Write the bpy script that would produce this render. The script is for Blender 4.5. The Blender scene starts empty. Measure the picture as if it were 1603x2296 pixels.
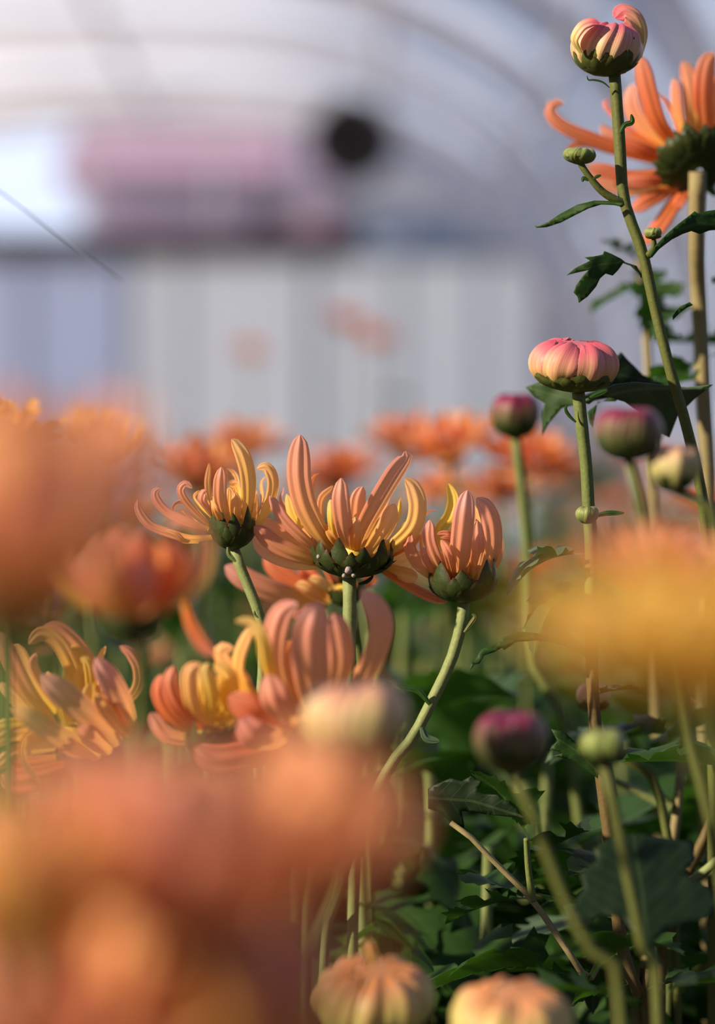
import bpy, bmesh, math, random
from mathutils import Vector, Matrix, noise
from mathutils.geometry import delaunay_2d_cdt
R = random.Random(7)
sc = bpy.context.scene
col = sc.collection
H = 0.80
K = 24.0/85.0/1603.0
FD = 0.72
def P(px, py, D): return Vector(((px-801.5)*K*D, D, H-(py-1148)*K*D))

# ------------------------------------------------------------------ materials
MATS = {}
def newmat(name):
    m = bpy.data.materials.new(name); m.use_nodes = True
    m.node_tree.nodes.clear(); MATS[name] = m
    return m, m.node_tree.nodes, m.node_tree.links
def ramp(N, stops, interp='LINEAR'):
    r = N.new('ShaderNodeValToRGB'); e = r.color_ramp.elements
    r.color_ramp.interpolation = interp
    while len(e) > 1: e.remove(e[-1])
    e[0].position = stops[0][0]; e[0].color = (*stops[0][1], 1)
    for p, c in stops[1:]:
        x = e.new(p); x.color = (*c, 1)
    return r
def mixc(N, L, fac, a, b, mode='MIX'):
    m = N.new('ShaderNodeMix'); m.data_type = 'RGBA'; m.blend_type = mode
    if isinstance(fac, (int, float)): m.inputs[0].default_value = fac
    else: L.new(fac, m.inputs[0])
    for v, s in ((a, m.inputs[6]), (b, m.inputs[7])):
        if isinstance(v, tuple): s.default_value = (*v, 1)
        else: L.new(v, s)
    return m.outputs[2]
def math_(N, L, op, a, b=None):
    m = N.new('ShaderNodeMath'); m.operation = op
    for v, s in ((a, m.inputs[0]), (b, m.inputs[1])):
        if v is None: continue
        if isinstance(v, (int, float)): s.default_value = v
        else: L.new(v, s)
    return m.outputs[0]
def petal_mat(name, stops, inner, streak, rough=.5, trans=.42, tcol=None, streak_amt=.6, edge=.35):
    m, N, L = newmat(name)
    uv = N.new('ShaderNodeUVMap'); sep = N.new('ShaderNodeSeparateXYZ'); L.new(uv.outputs[0], sep.inputs[0])
    nz = N.new('ShaderNodeTexNoise'); nz.inputs['Scale'].default_value = 1; nz.inputs['Detail'].default_value = 2
    mp = N.new('ShaderNodeMapping'); mp.inputs['Scale'].default_value = (17, 1.1, 1); L.new(uv.outputs[0], mp.inputs[0])
    oi = N.new('ShaderNodeObjectInfo')
    add = N.new('ShaderNodeVectorMath'); add.operation = 'ADD'; L.new(mp.outputs[0], add.inputs[0])
    cmb = N.new('ShaderNodeCombineXYZ'); mu = math_(N, L, 'MULTIPLY', oi.outputs['Random'], 37.0); L.new(mu, cmb.inputs[2]); L.new(cmb.outputs[0], add.inputs[1])
    L.new(add.outputs[0], nz.inputs['Vector'])
    rp = ramp(N, stops)
    jit = math_(N, L, 'MULTIPLY', math_(N, L, 'SUBTRACT', oi.outputs['Random'], .5), .22)
    v2 = math_(N, L, 'ADD', sep.outputs[1], jit)
    L.new(v2, rp.inputs[0])
    sr = ramp(N, [(.38, (0, 0, 0)), (.66, (1, 1, 1))]); L.new(nz.outputs['Fac'], sr.inputs[0])
    fac = math_(N, L, 'MULTIPLY', sr.outputs[0], math_(N, L, 'MULTIPLY', sep.outputs[1], streak_amt))
    c = mixc(N, L, fac, rp.outputs[0], streak)
    ax = math_(N, L, 'MULTIPLY', math_(N, L, 'ABSOLUTE', math_(N, L, 'SUBTRACT', sep.outputs[0], .5)), 2.0)
    ef = math_(N, L, 'MULTIPLY', math_(N, L, 'POWER', ax, 4.0), edge)
    c = mixc(N, L, ef, c, streak)
    geo = N.new('ShaderNodeNewGeometry')
    bf = math_(N, L, 'MULTIPLY', geo.outputs['Backfacing'], .55)
    c = mixc(N, L, bf, c, inner)
    bs = N.new('ShaderNodeBsdfPrincipled'); L.new(c, bs.inputs['Base Color']); bs.inputs['Roughness'].default_value = rough
    bs.inputs['Specular IOR Level'].default_value = .35
    bs.inputs['Sheen Weight'].default_value = .04
    bp = N.new('ShaderNodeBump'); bp.inputs['Strength'].default_value = .35; bp.inputs['Distance'].default_value = .0004
    L.new(nz.outputs['Fac'], bp.inputs['Height']); L.new(bp.outputs[0], bs.inputs['Normal'])
    tr = N.new('ShaderNodeBsdfTranslucent')
    tc = mixc(N, L, .55, c, tcol or (1, .54, .20)); L.new(tc, tr.inputs[0])
    ms = N.new('ShaderNodeMixShader'); ms.inputs[0].default_value = trans
    L.new(bs.outputs[0], ms.inputs[1]); L.new(tr.outputs[0], ms.inputs[2])
    o = N.new('ShaderNodeOutputMaterial'); L.new(ms.outputs[0], o.inputs[0])
    return m
peach = petal_mat('petal_peach', [(0, (.72, .46, .04)), (.25, (.80, .44, .07)), (.5, (.80, .34, .13)), (.8, (.78, .31, .20)), (1, (.84, .42, .32))],
                  (.90, .50, .10), (.62, .20, .14))
pink = petal_mat('petal_pink', [(0, (.74, .46, .05)), (.25, (.78, .40, .09)), (.5, (.76, .32, .15)), (.8, (.74, .30, .20)), (1, (.80, .42, .38))],
                 (.86, .42, .16), (.60, .18, .18), trans=.36)
gold = petal_mat('petal_golden', [(0, (.78, .55, .04)), (.4, (.88, .54, .08)), (.75, (.90, .52, .16)), (1, (.90, .58, .28))],
                 (.92, .58, .08), (.80, .32, .12))
yellow = petal_mat('petal_yellow', [(0, (.55, .46, .03)), (.4, (.82, .58, .06)), (.8, (.88, .62, .13)), (1, (.88, .68, .28))],
                   (.92, .62, .06), (.86, .46, .10), tcol=(1, .6, .05))
orange = petal_mat('petal_orange', [(0, (.66, .30, .02)), (.25, (.70, .20, .04)), (.6, (.70, .19, .08)), (.85, (.74, .26, .15)), (1, (.82, .38, .25))],
                   (.88, .33, .06), (.60, .11, .06), tcol=(1, .3, .05))
budpeach = petal_mat('bud_peach', [(0, (.46, .46, .08)), (.38, (.66, .58, .20)), (.6, (.80, .56, .30)), (.78, (.78, .38, .26)), (.92, (.72, .17, .22)), (1, (.66, .10, .18))],
                     (.85, .5, .3), (.66, .12, .20), trans=.15, streak_amt=.8, edge=.5)
budpink = petal_mat('bud_pink', [(0, (.50, .45, .08)), (.42, (.66, .48, .15)), (.56, (.78, .46, .24)), (.72, (.74, .33, .24)), (.86, (.66, .17, .20)), (1, (.58, .09, .16))],
                    (.85, .4, .3), (.60, .10, .13), trans=.12, streak_amt=.8, edge=.7)
budpumpkin = petal_mat('bud_pumpkin', [(0, (.42, .45, .08)), (.5, (.50, .50, .14)), (.7, (.54, .40, .13)), (.82, (.56, .28, .13)), (.93, (.60, .20, .05)), (1, (.66, .18, .03))],
                       (.85, .4, .1), (.58, .26, .14), trans=.12, streak_amt=.6)
budpurple = petal_mat('bud_purple', [(0, (.06, .08, .02)), (.4, (.10, .11, .035)), (.6, (.15, .09, .05)), (.72, (.20, .015, .06)), (1, (.16, .005, .05))],
                      (.2, .03, .07), (.20, .02, .07), trans=.1)
budgreen = petal_mat('bud_green', [(0, (.08, .12, .02)), (.5, (.20, .26, .06)), (.8, (.30, .34, .11)), (1, (.20, .24, .07))],
                     (.2, .25, .06), (.07, .11, .02), trans=.1, streak_amt=.9)
budcream = petal_mat('bud_cream', [(0, (.30, .34, .08)), (.45, (.50, .50, .18)), (.62, (.70, .54, .26)), (.78, (.72, .40, .26)), (1, (.70, .26, .16))],
                     (.8, .5, .2), (.72, .36, .28), trans=.2)
def green_mat(name, a, b, edge=None, trans=.0, rough=.55, scale=300, veins=False, spec=.28):
    m, N, L = newmat(name)
    tcn = N.new('ShaderNodeTexCoord')
    nz = N.new('ShaderNodeTexNoise'); nz.inputs['Scale'].default_value = scale; nz.inputs['Detail'].default_value = 3
    L.new(tcn.outputs['Object'], nz.inputs['Vector'])
    c = mixc(N, L, nz.outputs['Fac'], a, b)
    h = nz.outputs['Fac']
    if veins:
        uv = N.new('ShaderNodeUVMap'); sep = N.new('ShaderNodeSeparateXYZ'); L.new(uv.outputs[0], sep.inputs[0])
        ax = math_(N, L, 'ABSOLUTE', math_(N, L, 'SUBTRACT', sep.outputs[0], .5))
        f = math_(N, L, 'FRACT', math_(N, L, 'MULTIPLY', math_(N, L, 'SUBTRACT', sep.outputs[1], math_(N, L, 'MULTIPLY', ax, .8)), 7.0))
        sv = math_(N, L, 'LESS_THAN', math_(N, L, 'ABSOLUTE', math_(N, L, 'SUBTRACT', f, .5)), .05)
        mv = math_(N, L, 'LESS_THAN', ax, .012)
        vv = math_(N, L, 'MAXIMUM', math_(N, L, 'MULTIPLY', sv, .45), mv)
        c = mixc(N, L, math_(N, L, 'MULTIPLY', vv, .5), c, (a[0]*2+.04, a[1]*1.8+.05, a[2]*2+.02))
        h = math_(N, L, 'ADD', nz.outputs['Fac'], math_(N, L, 'MULTIPLY', vv, -.8))
    if edge:
        uv = N.new('ShaderNodeUVMap'); sep = N.new('ShaderNodeSeparateXYZ'); L.new(uv.outputs[0], sep.inputs[0])
        ax = math_(N, L, 'ABSOLUTE', math_(N, L, 'SUBTRACT', sep.outputs[0], .5))
        e1 = math_(N, L, 'GREATER_THAN', ax, .40); e2 = math_(N, L, 'GREATER_THAN', sep.outputs[1], .93)
        c = mixc(N, L, math_(N, L, 'MULTIPLY', math_(N, L, 'MAXIMUM', e1, e2), .8), c, edge)
    bs = N.new('ShaderNodeBsdfPrincipled'); L.new(c, bs.inputs['Base Color']); bs.inputs['Roughness'].default_value = rough
    bs.inputs['Specular IOR Level'].default_value = spec
    bp = N.new('ShaderNodeBump'); bp.inputs['Strength'].default_value = .4; bp.inputs['Distance'].default_value = .0003
    L.new(h, bp.inputs['Height']); L.new(bp.outputs[0], bs.inputs['Normal'])
    o = N.new('ShaderNodeOutputMaterial')
    if trans:
        tr = N.new('ShaderNodeBsdfTranslucent'); tc = mixc(N, L, .5, c, (.09, .27, .012)); L.new(tc, tr.inputs[0])
        ms = N.new('ShaderNodeMixShader'); ms.inputs[0].default_value = trans
        L.new(bs.outputs[0], ms.inputs[1]); L.new(tr.outputs[0], ms.inputs[2]); L.new(ms.outputs[0], o.inputs[0])
    else: L.new(bs.outputs[0], o.inputs[0])
    return m
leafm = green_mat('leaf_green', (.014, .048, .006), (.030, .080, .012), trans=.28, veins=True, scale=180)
leafshade = green_mat('leaf_green_shaded', (.005, .016, .004), (.010, .026, .007), trans=.15, veins=True, scale=180)  # darkened copy of the leaf green, shade put into the colour
leafgrey = green_mat('leaf_grey_green', (.055, .10, .055), (.09, .14, .075), trans=.15, veins=True, scale=180)
stemg = green_mat('stem_green', (.09, .13, .03), (.17, .20, .06), scale=900, rough=.6)
stemd = green_mat('stem_dark_green', (.07, .09, .018), (.13, .14, .035), scale=900, rough=.6)
stempale = green_mat('stem_pale_green', (.14, .19, .06), (.27, .31, .12), scale=900, rough=.6)
stemt = green_mat('stem_tan', (.21, .175, .075), (.32, .26, .125), scale=500, rough=.7)
stemb = green_mat('stem_brown', (.085, .062, .018), (.15, .10, .035), scale=700, rough=.6)
calyxm = green_mat('calyx_green', (.016, .030, .006), (.045, .065, .014), edge=(.06, .015, .005), trans=.05, scale=700, rough=.5)
calyxl = green_mat('calyx_light_green', (.045, .065, .012), (.10, .12, .028), edge=(.09, .045, .012), trans=.08, scale=700, rough=.5)
def plain(name, c, rough=.6, metal=0, c2=None, scale=6, trans=0):
    m, N, L = newmat(name)
    bs = N.new('ShaderNodeBsdfPrincipled'); bs.inputs['Roughness'].default_value = rough; bs.inputs['Metallic'].default_value = metal
    tcn = N.new('ShaderNodeTexCoord')
    nz = N.new('ShaderNodeTexNoise'); nz.inputs['Scale'].default_value = scale; nz.inputs['Detail'].default_value = 3
    L.new(tcn.outputs['Object'], nz.inputs['Vector'])
    cc = mixc(N, L, nz.outputs['Fac'], c, c2 or tuple(x*.8 for x in c)); L.new(cc, bs.inputs['Base Color'])
    o = N.new('ShaderNodeOutputMaterial')
    if trans:
        tr = N.new('ShaderNodeBsdfTranslucent'); L.new(cc, tr.inputs[0])
        ms = N.new('ShaderNodeMixShader'); ms.inputs[0].default_value = trans
        L.new(bs.outputs[0], ms.inputs[1]); L.new(tr.outputs[0], ms.inputs[2]); L.new(ms.outputs[0], o.inputs[0])
    else: L.new(bs.outputs[0], o.inputs[0])
    return m
film = plain('polythene_film', (.78, .78, .84), .45, 0, (.62, .63, .72), 1.2, trans=.76)
filmw = plain('white_sheeting', (.97, .97, .96), .5, 0, (.92, .92, .92), 1.5, trans=.85)
filmb = plain('bluish_sheeting', (.80, .84, .95), .5, 0, (.74, .79, .92), 1.5, trans=.7)
steel = plain('white_painted_steel', (.92, .91, .93), .5, 0, (.85, .84, .88), 8)
darkm = plain('dark_timber', (.035, .028, .028), .7, 0, (.05, .04, .035), 9)
greyp = plain('grey_paint', (.25, .27, .33), .6, 0, None, 5)
fanm = plain('fan_dark_plastic', (.05, .042, .042), .5)
soil = plain('soil', (.035, .024, .015), .95, 0, (.07, .048, .03), 14)
mauve = plain('mauve_render', (.36, .27, .43), .8, 0, (.30, .21, .35), 1)
brick = plain('dusty_pink_tiles', (.52, .32, .46), .8, 0, None, 1)
blueb = plain('pale_blue_render', (.40, .54, .78), .8, 0, None, 1)
wirem = plain('grey_wire', (.75, .72, .70), .4, .3)
cream = plain('cream_floret', (.86, .62, .10), .5, 0, (.75, .45, .05), 900)
m, N, L = newmat('clear_glass')
g = N.new('ShaderNodeBsdfGlossy'); g.inputs['Roughness'].default_value = .08
t = N.new('ShaderNodeBsdfTransparent'); t.inputs[0].default_value = (.93, .95, 1, 1)
ms = N.new('ShaderNodeMixShader'); ms.inputs[0].default_value = .07
L.new(t.outputs[0], ms.inputs[1]); L.new(g.outputs[0], ms.inputs[2])
o = N.new('ShaderNodeOutputMaterial'); L.new(ms.outputs[0], o.inputs[0]); glass = m

# ------------------------------------------------------------------ object helpers
WL = {}
def thing(name, label, cat, loc, group=None):
    o = bpy.data.objects.new(name, None); col.objects.link(o); o.empty_display_size = .02
    o.location = loc; WL[o] = Vector(loc); o['label'] = label; o['category'] = cat
    if group: o['group'] = group
    return o
def mk(name, verts, faces, mat, parent=None, uvs=None, smooth=True, origin=None):
    """mesh object from world coordinates, own origin, parented by translation only"""
    og = Vector(origin) if origin is not None else Vector(verts[0])
    me = bpy.data.meshes.new(name)
    me.from_pydata([tuple(Vector(v)-og) for v in verts], [], faces)
    if uvs:
        ul = me.uv_layers.new(name='UVMap')
        for lp in me.loops: ul.data[lp.index].uv = uvs[lp.vertex_index]
    for p in me.polygons: p.use_smooth = smooth
    me.materials.append(mat); me.update()
    o = bpy.data.objects.new(name, me); col.objects.link(o)
    pw = WL[parent] if parent else Vector((0, 0, 0))
    o.location = og-pw; o.parent = parent; WL[o] = og
    return o
def catmull(pts, n):
    pts = [Vector(p) for p in pts]
    if len(pts) == 2: return [pts[0].lerp(pts[1], i/(n-1)) for i in range(n)]
    P0 = [pts[0]*2-pts[1]]+pts+[pts[-1]*2-pts[-2]]
    out = []
    # dense then arc-length resample
    dense = []
    for i in range(1, len(P0)-2):
        a, b, c, d = P0[i-1:i+3]
        for j in range(12):
            t = j/12
            dense.append(.5*((2*b)+(c-a)*t+(2*a-5*b+4*c-d)*t*t+(3*b-a-3*c+d)*t**3))
    dense.append(P0[-2])
    s = [0]
    for i in range(1, len(dense)): s.append(s[-1]+(dense[i]-dense[i-1]).length)
    k = 0
    for i in range(n):
        t = s[-1]*i/(n-1)
        while k < len(s)-2 and s[k+1] < t: k += 1
        f = 0 if s[k+1] == s[k] else (t-s[k])/(s[k+1]-s[k])
        out.append(dense[k].lerp(dense[k+1], min(1, max(0, f))))
    return out
def tangents(c):
    T = []
    for i in range(len(c)):
        a = c[max(0, i-1)]; b = c[min(len(c)-1, i+1)]
        v = b-a
        T.append(v.normalized() if v.length > 1e-9 else Vector((0, 0, 1)))
    return T
def prof_petal(v, base=.5, tip=.16):
    w = base+(1-base)*math.sin(min(1, v/.62)*math.pi/2)
    if v > 1-tip:
        q = (v-(1-tip))/tip; w *= math.sqrt(max(0.0, 1-q*q*.985))
    return w
def strip(c, N0, wid, prof, cup=.35, ribs=.05, nu=9, twist=0.0, edge=0.0, Ns=None):
    """c: centre line, N0: outward normal at base (parallel transported), returns verts, faces, uvs"""
    T = tangents(c); n = len(c)
    nrm = N0-T[0]*N0.dot(T[0])
    if nrm.length < 1e-6: nrm = T[0].orthogonal()
    nrm.normalize(); V = []; U = []
    for i in range(n):
        if Ns: nrm = Ns[i]-T[i]*Ns[i].dot(T[i])
        else: nrm = nrm-T[i]*nrm.dot(T[i])
        nrm.normalize()
        v = i/(n-1); nn = nrm
        if twist: nn = Matrix.Rotation(twist*v, 3, T[i]) @ nrm
        B = T[i].cross(nn)
        w = wid*.5*prof(v)
        for j in range(nu):
            u = -1+2*j/(nu-1)
            th = u*(.9+edge)
            off = -cup*w*(u*u)*1.0
            rb = ribs*w*math.cos(u*math.pi*2.5)*min(1, v*3)
            lx = math.sin(th)/math.sin(.9+edge)
            V.append(c[i]+B*(w*lx)+nn*(off+rb)); U.append(((u+1)/2, v))
    F = []
    for i in range(n-1):
        for j in range(nu-1):
            a = i*nu+j; F.append((a, a+1, a+nu+1, a+nu))
    return V, F, U
def tube(pts, rad, nseg=40, ns=10, ribs=.10):
    c = catmull(pts, nseg); T = tangents(c)
    nr = T[0].orthogonal().normalized(); V = []; U = []; F = []
    for i, p in enumerate(c):
        nr = (nr-T[i]*nr.dot(T[i])).normalized(); B = T[i].cross(nr)
        t = i/(nseg-1)*(len(rad)-1); k = min(len(rad)-2, int(t)); r = rad[k]+(rad[k+1]-rad[k])*(t-k)
        for j in range(ns):
            a = 2*math.pi*j/ns; rr = r*(1+ribs*(1 if j % 2 else -1))*(1+.05*noise.noise(p*220))
            V.append(p+(nr*math.cos(a)+B*math.sin(a))*rr); U.append((j/ns, i/nseg))
    for i in range(nseg-1):
        for j in range(ns):
            F.append((i*ns+j, i*ns+(j+1) % ns, (i+1)*ns+(j+1) % ns, (i+1)*ns+j))
    F.append(tuple(range(ns))[::-1]); F.append(tuple((nseg-1)*ns+j for j in range(ns)))
    return V, F, U
def frame(axis):
    a = axis.normalized()
    x = Vector((1, 0, 0)); x = (x-a*x.dot(a)).normalized(); y = a.cross(x)
    return Matrix((x, y, a)).transposed()

# ------------------------------------------------------------------ plant parts
def calyx(parent, base, axis, r, h, mat=calyxm, rows=3, n=11, seed=0, flare=0.0):
    """receptacle cup with overlapping pointed bracts, one mesh"""
    rr = random.Random(seed); M = frame(axis); V = []; F = []; U = []
    def add(v, f, u):
        k = len(V); V.extend(v); U.extend(u); F.extend(tuple(i+k for i in q) for q in f)
    # cup
    ns = 18; pv = []; pu = []; pf = []
    prof = [(.10, -.02), (.32, .0), (.62, .12), (.84, .34), (.93, .6), (.9, .8)]
    for (a, b) in prof:
        for j in range(ns):
            t = 2*math.pi*j/ns
            pv.append(base+M @ Vector((r*a*math.cos(t), r*a*math.sin(t), h*b))); pu.append((.5, b*.6))
    for i in range(len(prof)-1):
        for j in range(ns): pf.append((i*ns+j, i*ns+(j+1) % ns, (i+1)*ns+(j+1) % ns, (i+1)*ns+j))
    add(pv, pf, pu)
    for row in range(rows):
        q = row/(max(1, rows-1)); L0 = h*(.75+.35*q)
        for j in range(n):
            t = 2*math.pi*(j+.5*(row % 2)+rr.uniform(-.14, .14))/n
            pts = []
            sc_ = rr.uniform(.72, 1.2)
            top = (.50+.50*q)*1.25*sc_
            for s in range(7):
                z = (.02+.10*q)+(top-.02)*s/6
                zz = min(1, z)
                ra = math.sqrt(max(0, 1-(1-min(1, zz*1.35))**2))*.97+.06-.03*q+flare*s/6*(.3+.7*rr.random())
                if z > .85: ra *= 1-.10*(z-.85)
                pts.append(base+M @ Vector((r*ra*math.cos(t), r*ra*math.sin(t), h*z)))
            out = M @ Vector((math.cos(t), math.sin(t), -.3))
            pr = lambda v: (.7+.3*math.sin(v*3))*(1-max(0, (v-.5)/.5)**1.6*.93)
            add(*strip(catmull(pts, 8), out, r*2*math.pi/n*1.0, pr, cup=.3, ribs=0, nu=5))
    return mk('calyx', V, F, mat, parent, U, origin=base)
def centre(parent_head_name, parent, base, axis, r, h, mat=cream):
    """dome of packed inner florets; this is the flower head's own mesh"""
    M = frame(axis); V = []; F = []; U = []
    rings = 7; ns = 20
    for i in range(rings+1):
        a = i/rings*math.pi/2
        for j in range(ns):
            t = 2*math.pi*j/ns; b = 1+.10*(1 if (i+j) % 2 else -1)
            V.append(base+M @ Vector((r*math.cos(a)*math.cos(t)*b, r*math.cos(a)*math.sin(t)*b, h*math.sin(a)*b))); U.append((.5, i/rings))
    for i in range(rings):
        for j in range(ns): F.append((i*ns+j, i*ns+(j+1) % ns, (i+1)*ns+(j+1) % ns, (i+1)*ns+j))
    return mk(parent_head_name, V, F, mat, parent, U, origin=base)
def petal_auto(head, base, axis, phi, th0, Lg, wid, curl, hook, r0, mat, z0=0, side=0, cup=.4, nv=18, name='petal', raw=False, nu=9):
    M = frame(axis); r, z, th = r0, z0, th0; pts = []; n = nv; ds = Lg/(n-1); ph = phi
    for i in range(n):
        pts.append(base+M @ Vector((r*math.cos(ph), r*math.sin(ph), z)))
        s = i/(n-1)
        th += (curl*(.4+s)+hook*max(0, s-.6)*4)/(n-1)
        ph += side*ds/(max(r, .006))*.25
        r += math.cos(th)*ds; z += math.sin(th)*ds
    out = M @ Vector((math.cos(phi)*math.sin(th0)+1e-3*math.cos(phi), math.sin(phi)*math.sin(th0)+1e-3*math.sin(phi), -math.cos(th0)))
    V, F, U = strip(pts, out, wid, prof_petal, cup=cup, nu=nu)
    if raw: return V, F, U
    return mk(name, V, F, mat, head, U)
def layers(head, base, axis, S, style, mats, seed):
    """S: flower radius scale in metres (petal length)"""
    rr = random.Random(seed)
    for (n, th, L, curl, hook, r0, w, z0) in style:
        off = rr.uniform(0, 6.28)
        for j in range(n):
            petal_auto(head, base, axis, off+2*math.pi*j/n+rr.uniform(-.15, .15), th+rr.uniform(-.16, .16), S*L*rr.uniform(.82, 1.15),
                       S*w*rr.uniform(.85, 1.15), curl*rr.uniform(.7, 1.3), hook*rr.uniform(.3, 1.5), S*r0, rr.choice(mats), z0=S*z0, side=rr.uniform(-.3, .3), cup=rr.uniform(.3, .6))
OPEN = [(13, .15, 1.0, .9, .35, .20, .26, 0.05), (11, .50, .92, 1.0, .5, .18, .24, .07), (9, .85, .75, 1.0, .7, .13, .2, .08), (7, 1.15, .55, .9, .9, .08, .17, .08)]
CUP = [(10, .45, 1.0, 1.9, .5, .20, .32, .04), (9, .75, .95, 1.5, .5, .17, .28, .06), (8, 1.05, .8, 1.2, .6, .12, .24, .07), (6, 1.25, .6, .9, .6, .07, .2, .08)]
FILL = [(10, .9, .62, 1.0, .7, .14, .17, .10), (8, 1.15, .55, .9, .7, .09, .15, .12)]
FLAT = [(14, -.12, 1.0, .6, .2, .22, .26, 0.05), (13, .2, .95, .8, .3, .20, .24, .07), (11, .6, .8, .9, .6, .15, .22, .08), (8, 1.0, .6, .9, .8, .1, .19, .08)]

def trace(head, pts, crop, D, w, depth=0, mat=None, ctr=None, nrm=None, base=.5, cup=.42, tip=.24, twist=0, endd=None, name='petal'):
    """petal from a traced centre line; depth = outward bulge towards (+) or away from the camera, in mm, at its middle"""
    x0, y0, s = crop; n = len(pts); W = []
    ed = depth if endd is None else endd
    for i, (x, y) in enumerate(pts):
        t = i/(n-1)
        d = depth*math.sin(min(1, t/.6)*math.pi/2)
        if t > .6: d = depth+(ed-depth)*(t-.6)/.4
        W.append(P(x0+x/s, y0+y/s, D+d*.001))
    c = catmull(W, 24)
    if nrm is None:
        cc = ctr; mid = c[13]; nn = mid-cc; nn.z *= .2
        nrm_v = nn if nn.length > 1e-5 else Vector((0, -1, 0))
        if depth <= 4: nrm_v = nrm_v+Vector((0, -1, 0))*nrm_v.length*.9
    else: nrm_v = Vector(nrm)
    nrm_v = nrm_v.normalized()
    V, F, U = strip(c, nrm_v, w/s*K*D*1.02, lambda v: prof_petal(v, base, tip), cup=cup, ribs=.10, nu=17, twist=twist)
    return mk(name, V, F, mat, head, U)

def stem(parent, pix, mat, ground=True, name='stem', ribs=.10, gx=None, ns=10):
    """pix: (px, py, D, radius px)"""
    pts = [P(a, b, D) for a, b, D, r in pix]; rad = [r*K*D for a, b, D, r in pix]
    if ground:
        e = pts[-1]; d = WL[parent] if gx is None else gx
        pts += [e.lerp(Vector((d[0], d[1], 0)), .35)+Vector((0, 0, -.02)), Vector((d[0], d[1], 0))]; rad += [rad[-1]*1.15, rad[-1]*1.4]
    V, F, U = tube(pts, rad, nseg=12*len(pts), ribs=ribs, ns=ns)
    return mk(name, V, F, mat, parent, U, origin=pts[0])
def bud(parent, px, py, D, wpx, hpx, mat, tilt=(0, 0), n=15, seed=0, cal=.36, calmat=calyxm, twist=.5, extra=None, name='flower_bud', stick=None, width=1.0):
    """px,py: centre of the bud; petals wrap an oblate body, one mesh; calyx is its sub-part"""
    rr = random.Random(seed); rx = wpx/2*K*D; rz = hpx/2*K*D
    ax = Vector((tilt[0], tilt[1], 1)).normalized(); M = frame(ax); c0 = P(px, py, D)
    V = []; F = []; U = []
    def add(v, f, u):
        k = len(V); V.extend(v); U.extend(u); F.extend(tuple(i+k for i in q) for q in f)
    # core
    pv = []; pf = []; pu = []; ns = 20; nr = 10
    for i in range(nr+1):
        a = -math.pi/2+math.pi*i/nr
        for j in range(ns):
            t = 2*math.pi*j/ns
            dip = .18*max(0, math.sin(a))**6
            pv.append(c0+M @ Vector((rx*.88*math.cos(a)*math.cos(t), rx*.88*math.cos(a)*math.sin(t), rz*(.9*math.sin(a)-dip)))); pu.append((.5, i/nr))
    for i in range(nr):
        for j in range(ns): pf.append((i*ns+j, i*ns+(j+1) % ns, (i+1)*ns+(j+1) % ns, (i+1)*ns+j))
    add(pv, pf, pu)
    off = rr.uniform(0, 6)
    for layer, (nn, sc_, end) in enumerate(((n, .97, 1.28), (int(n*.6), 1.03, 1.12))):
        for j in range(nn):
            t0 = off+layer*.3+2*math.pi*(j+rr.uniform(-.18, .18))/nn; tw = twist*rr.uniform(.3, 1.2); pts = []; Ns = []
            e = end*rr.uniform(.9, 1.05); k = sc_*rr.uniform(.97, 1.03)
            for i in range(18):
                v = i/17; a = -1.45+(1.45+e)*v
                t = t0+tw*v*v
                sa = math.sin(a); dip = .22*max(0, sa)**5
                pts.append(c0+M @ Vector((rx*k*math.cos(a)*math.cos(t), rx*k*math.cos(a)*math.sin(t), rz*k*(sa-dip))))
                Ns.append(M @ Vector((math.cos(a)*math.cos(t)/rx, math.cos(a)*math.sin(t)/rx, sa/rz)).normalized())
            wd = 2*math.pi*rx/nn*1.16*width
            pr = lambda v: (.35+.65*math.sin(min(1, v/.5)*math.pi/2))*(1-.5*max(0, (v-.6)/.4)**2)*(math.sqrt(max(.02, 1-((v-.9)/.1)**2)) if v > .9 else 1)
            add(*strip(pts, Ns[0], wd, pr, cup=.62, ribs=.06, nu=13, Ns=Ns))
    b = mk(name, V, F, mat, parent, U, origin=c0)
    if extra: extra(b, c0, M, rx, rz)
    if cal: calyx(b, c0-ax*rz*1.04, ax, rx*.93, rz*2*cal, calmat, rows=3, n=9, seed=seed, flare=.04)
    return b

# leaves ---------------------------------------------------------------
HALF = [(.012, 0), (.014, .08), (.018, .16), (.07, .19), (.10, .17), (.13, .21), (.20, .20), (.19, .25), (.25, .28), (.16, .30), (.10, .35), (.16, .37), (.24, .38), (.28, .42), (.35, .45),
        (.32, .49), (.36, .55), (.29, .54), (.25, .57), (.16, .53), (.10, .56), (.14, .62), (.21, .66), (.21, .70), (.26, .77), (.19, .76), (.16, .79), (.18, .86), (.12, .85), (.09, .88), (.07, .94), (.03, .96)]
def cdt_leaf(outline, step, spine=None):
    vs = [Vector(p) for p in outline]; n = len(vs); pts = list(vs)
    xs = [p[0] for p in outline]; ys = [p[1] for p in outline]
    def inside(x, y):
        c = False; j = n-1
        for i in range(n):
            xi, yi = outline[i]; xj, yj = outline[j]
            if (yi > y) != (yj > y) and x < (xj-xi)*(y-yi)/(yj-yi)+xi: c = not c
            j = i
        return c
    x = min(xs)+step*.5
    while x < max(xs):
        y = min(ys)+step*.5
        while y < max(ys):
            if inside(x, y) and min((Vector((x, y))-v).length for v in vs) > step*.35: pts.append(Vector((x, y)))
            y += step
        x += step
    if spine:
        for q in spine: pts.append(Vector(q))
    v2, e2, f2, *_ = delaunay_2d_cdt(pts, [], [list(range(n))], 1, 1e-7)
    return v2, [tuple(f) for f in f2]
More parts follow.
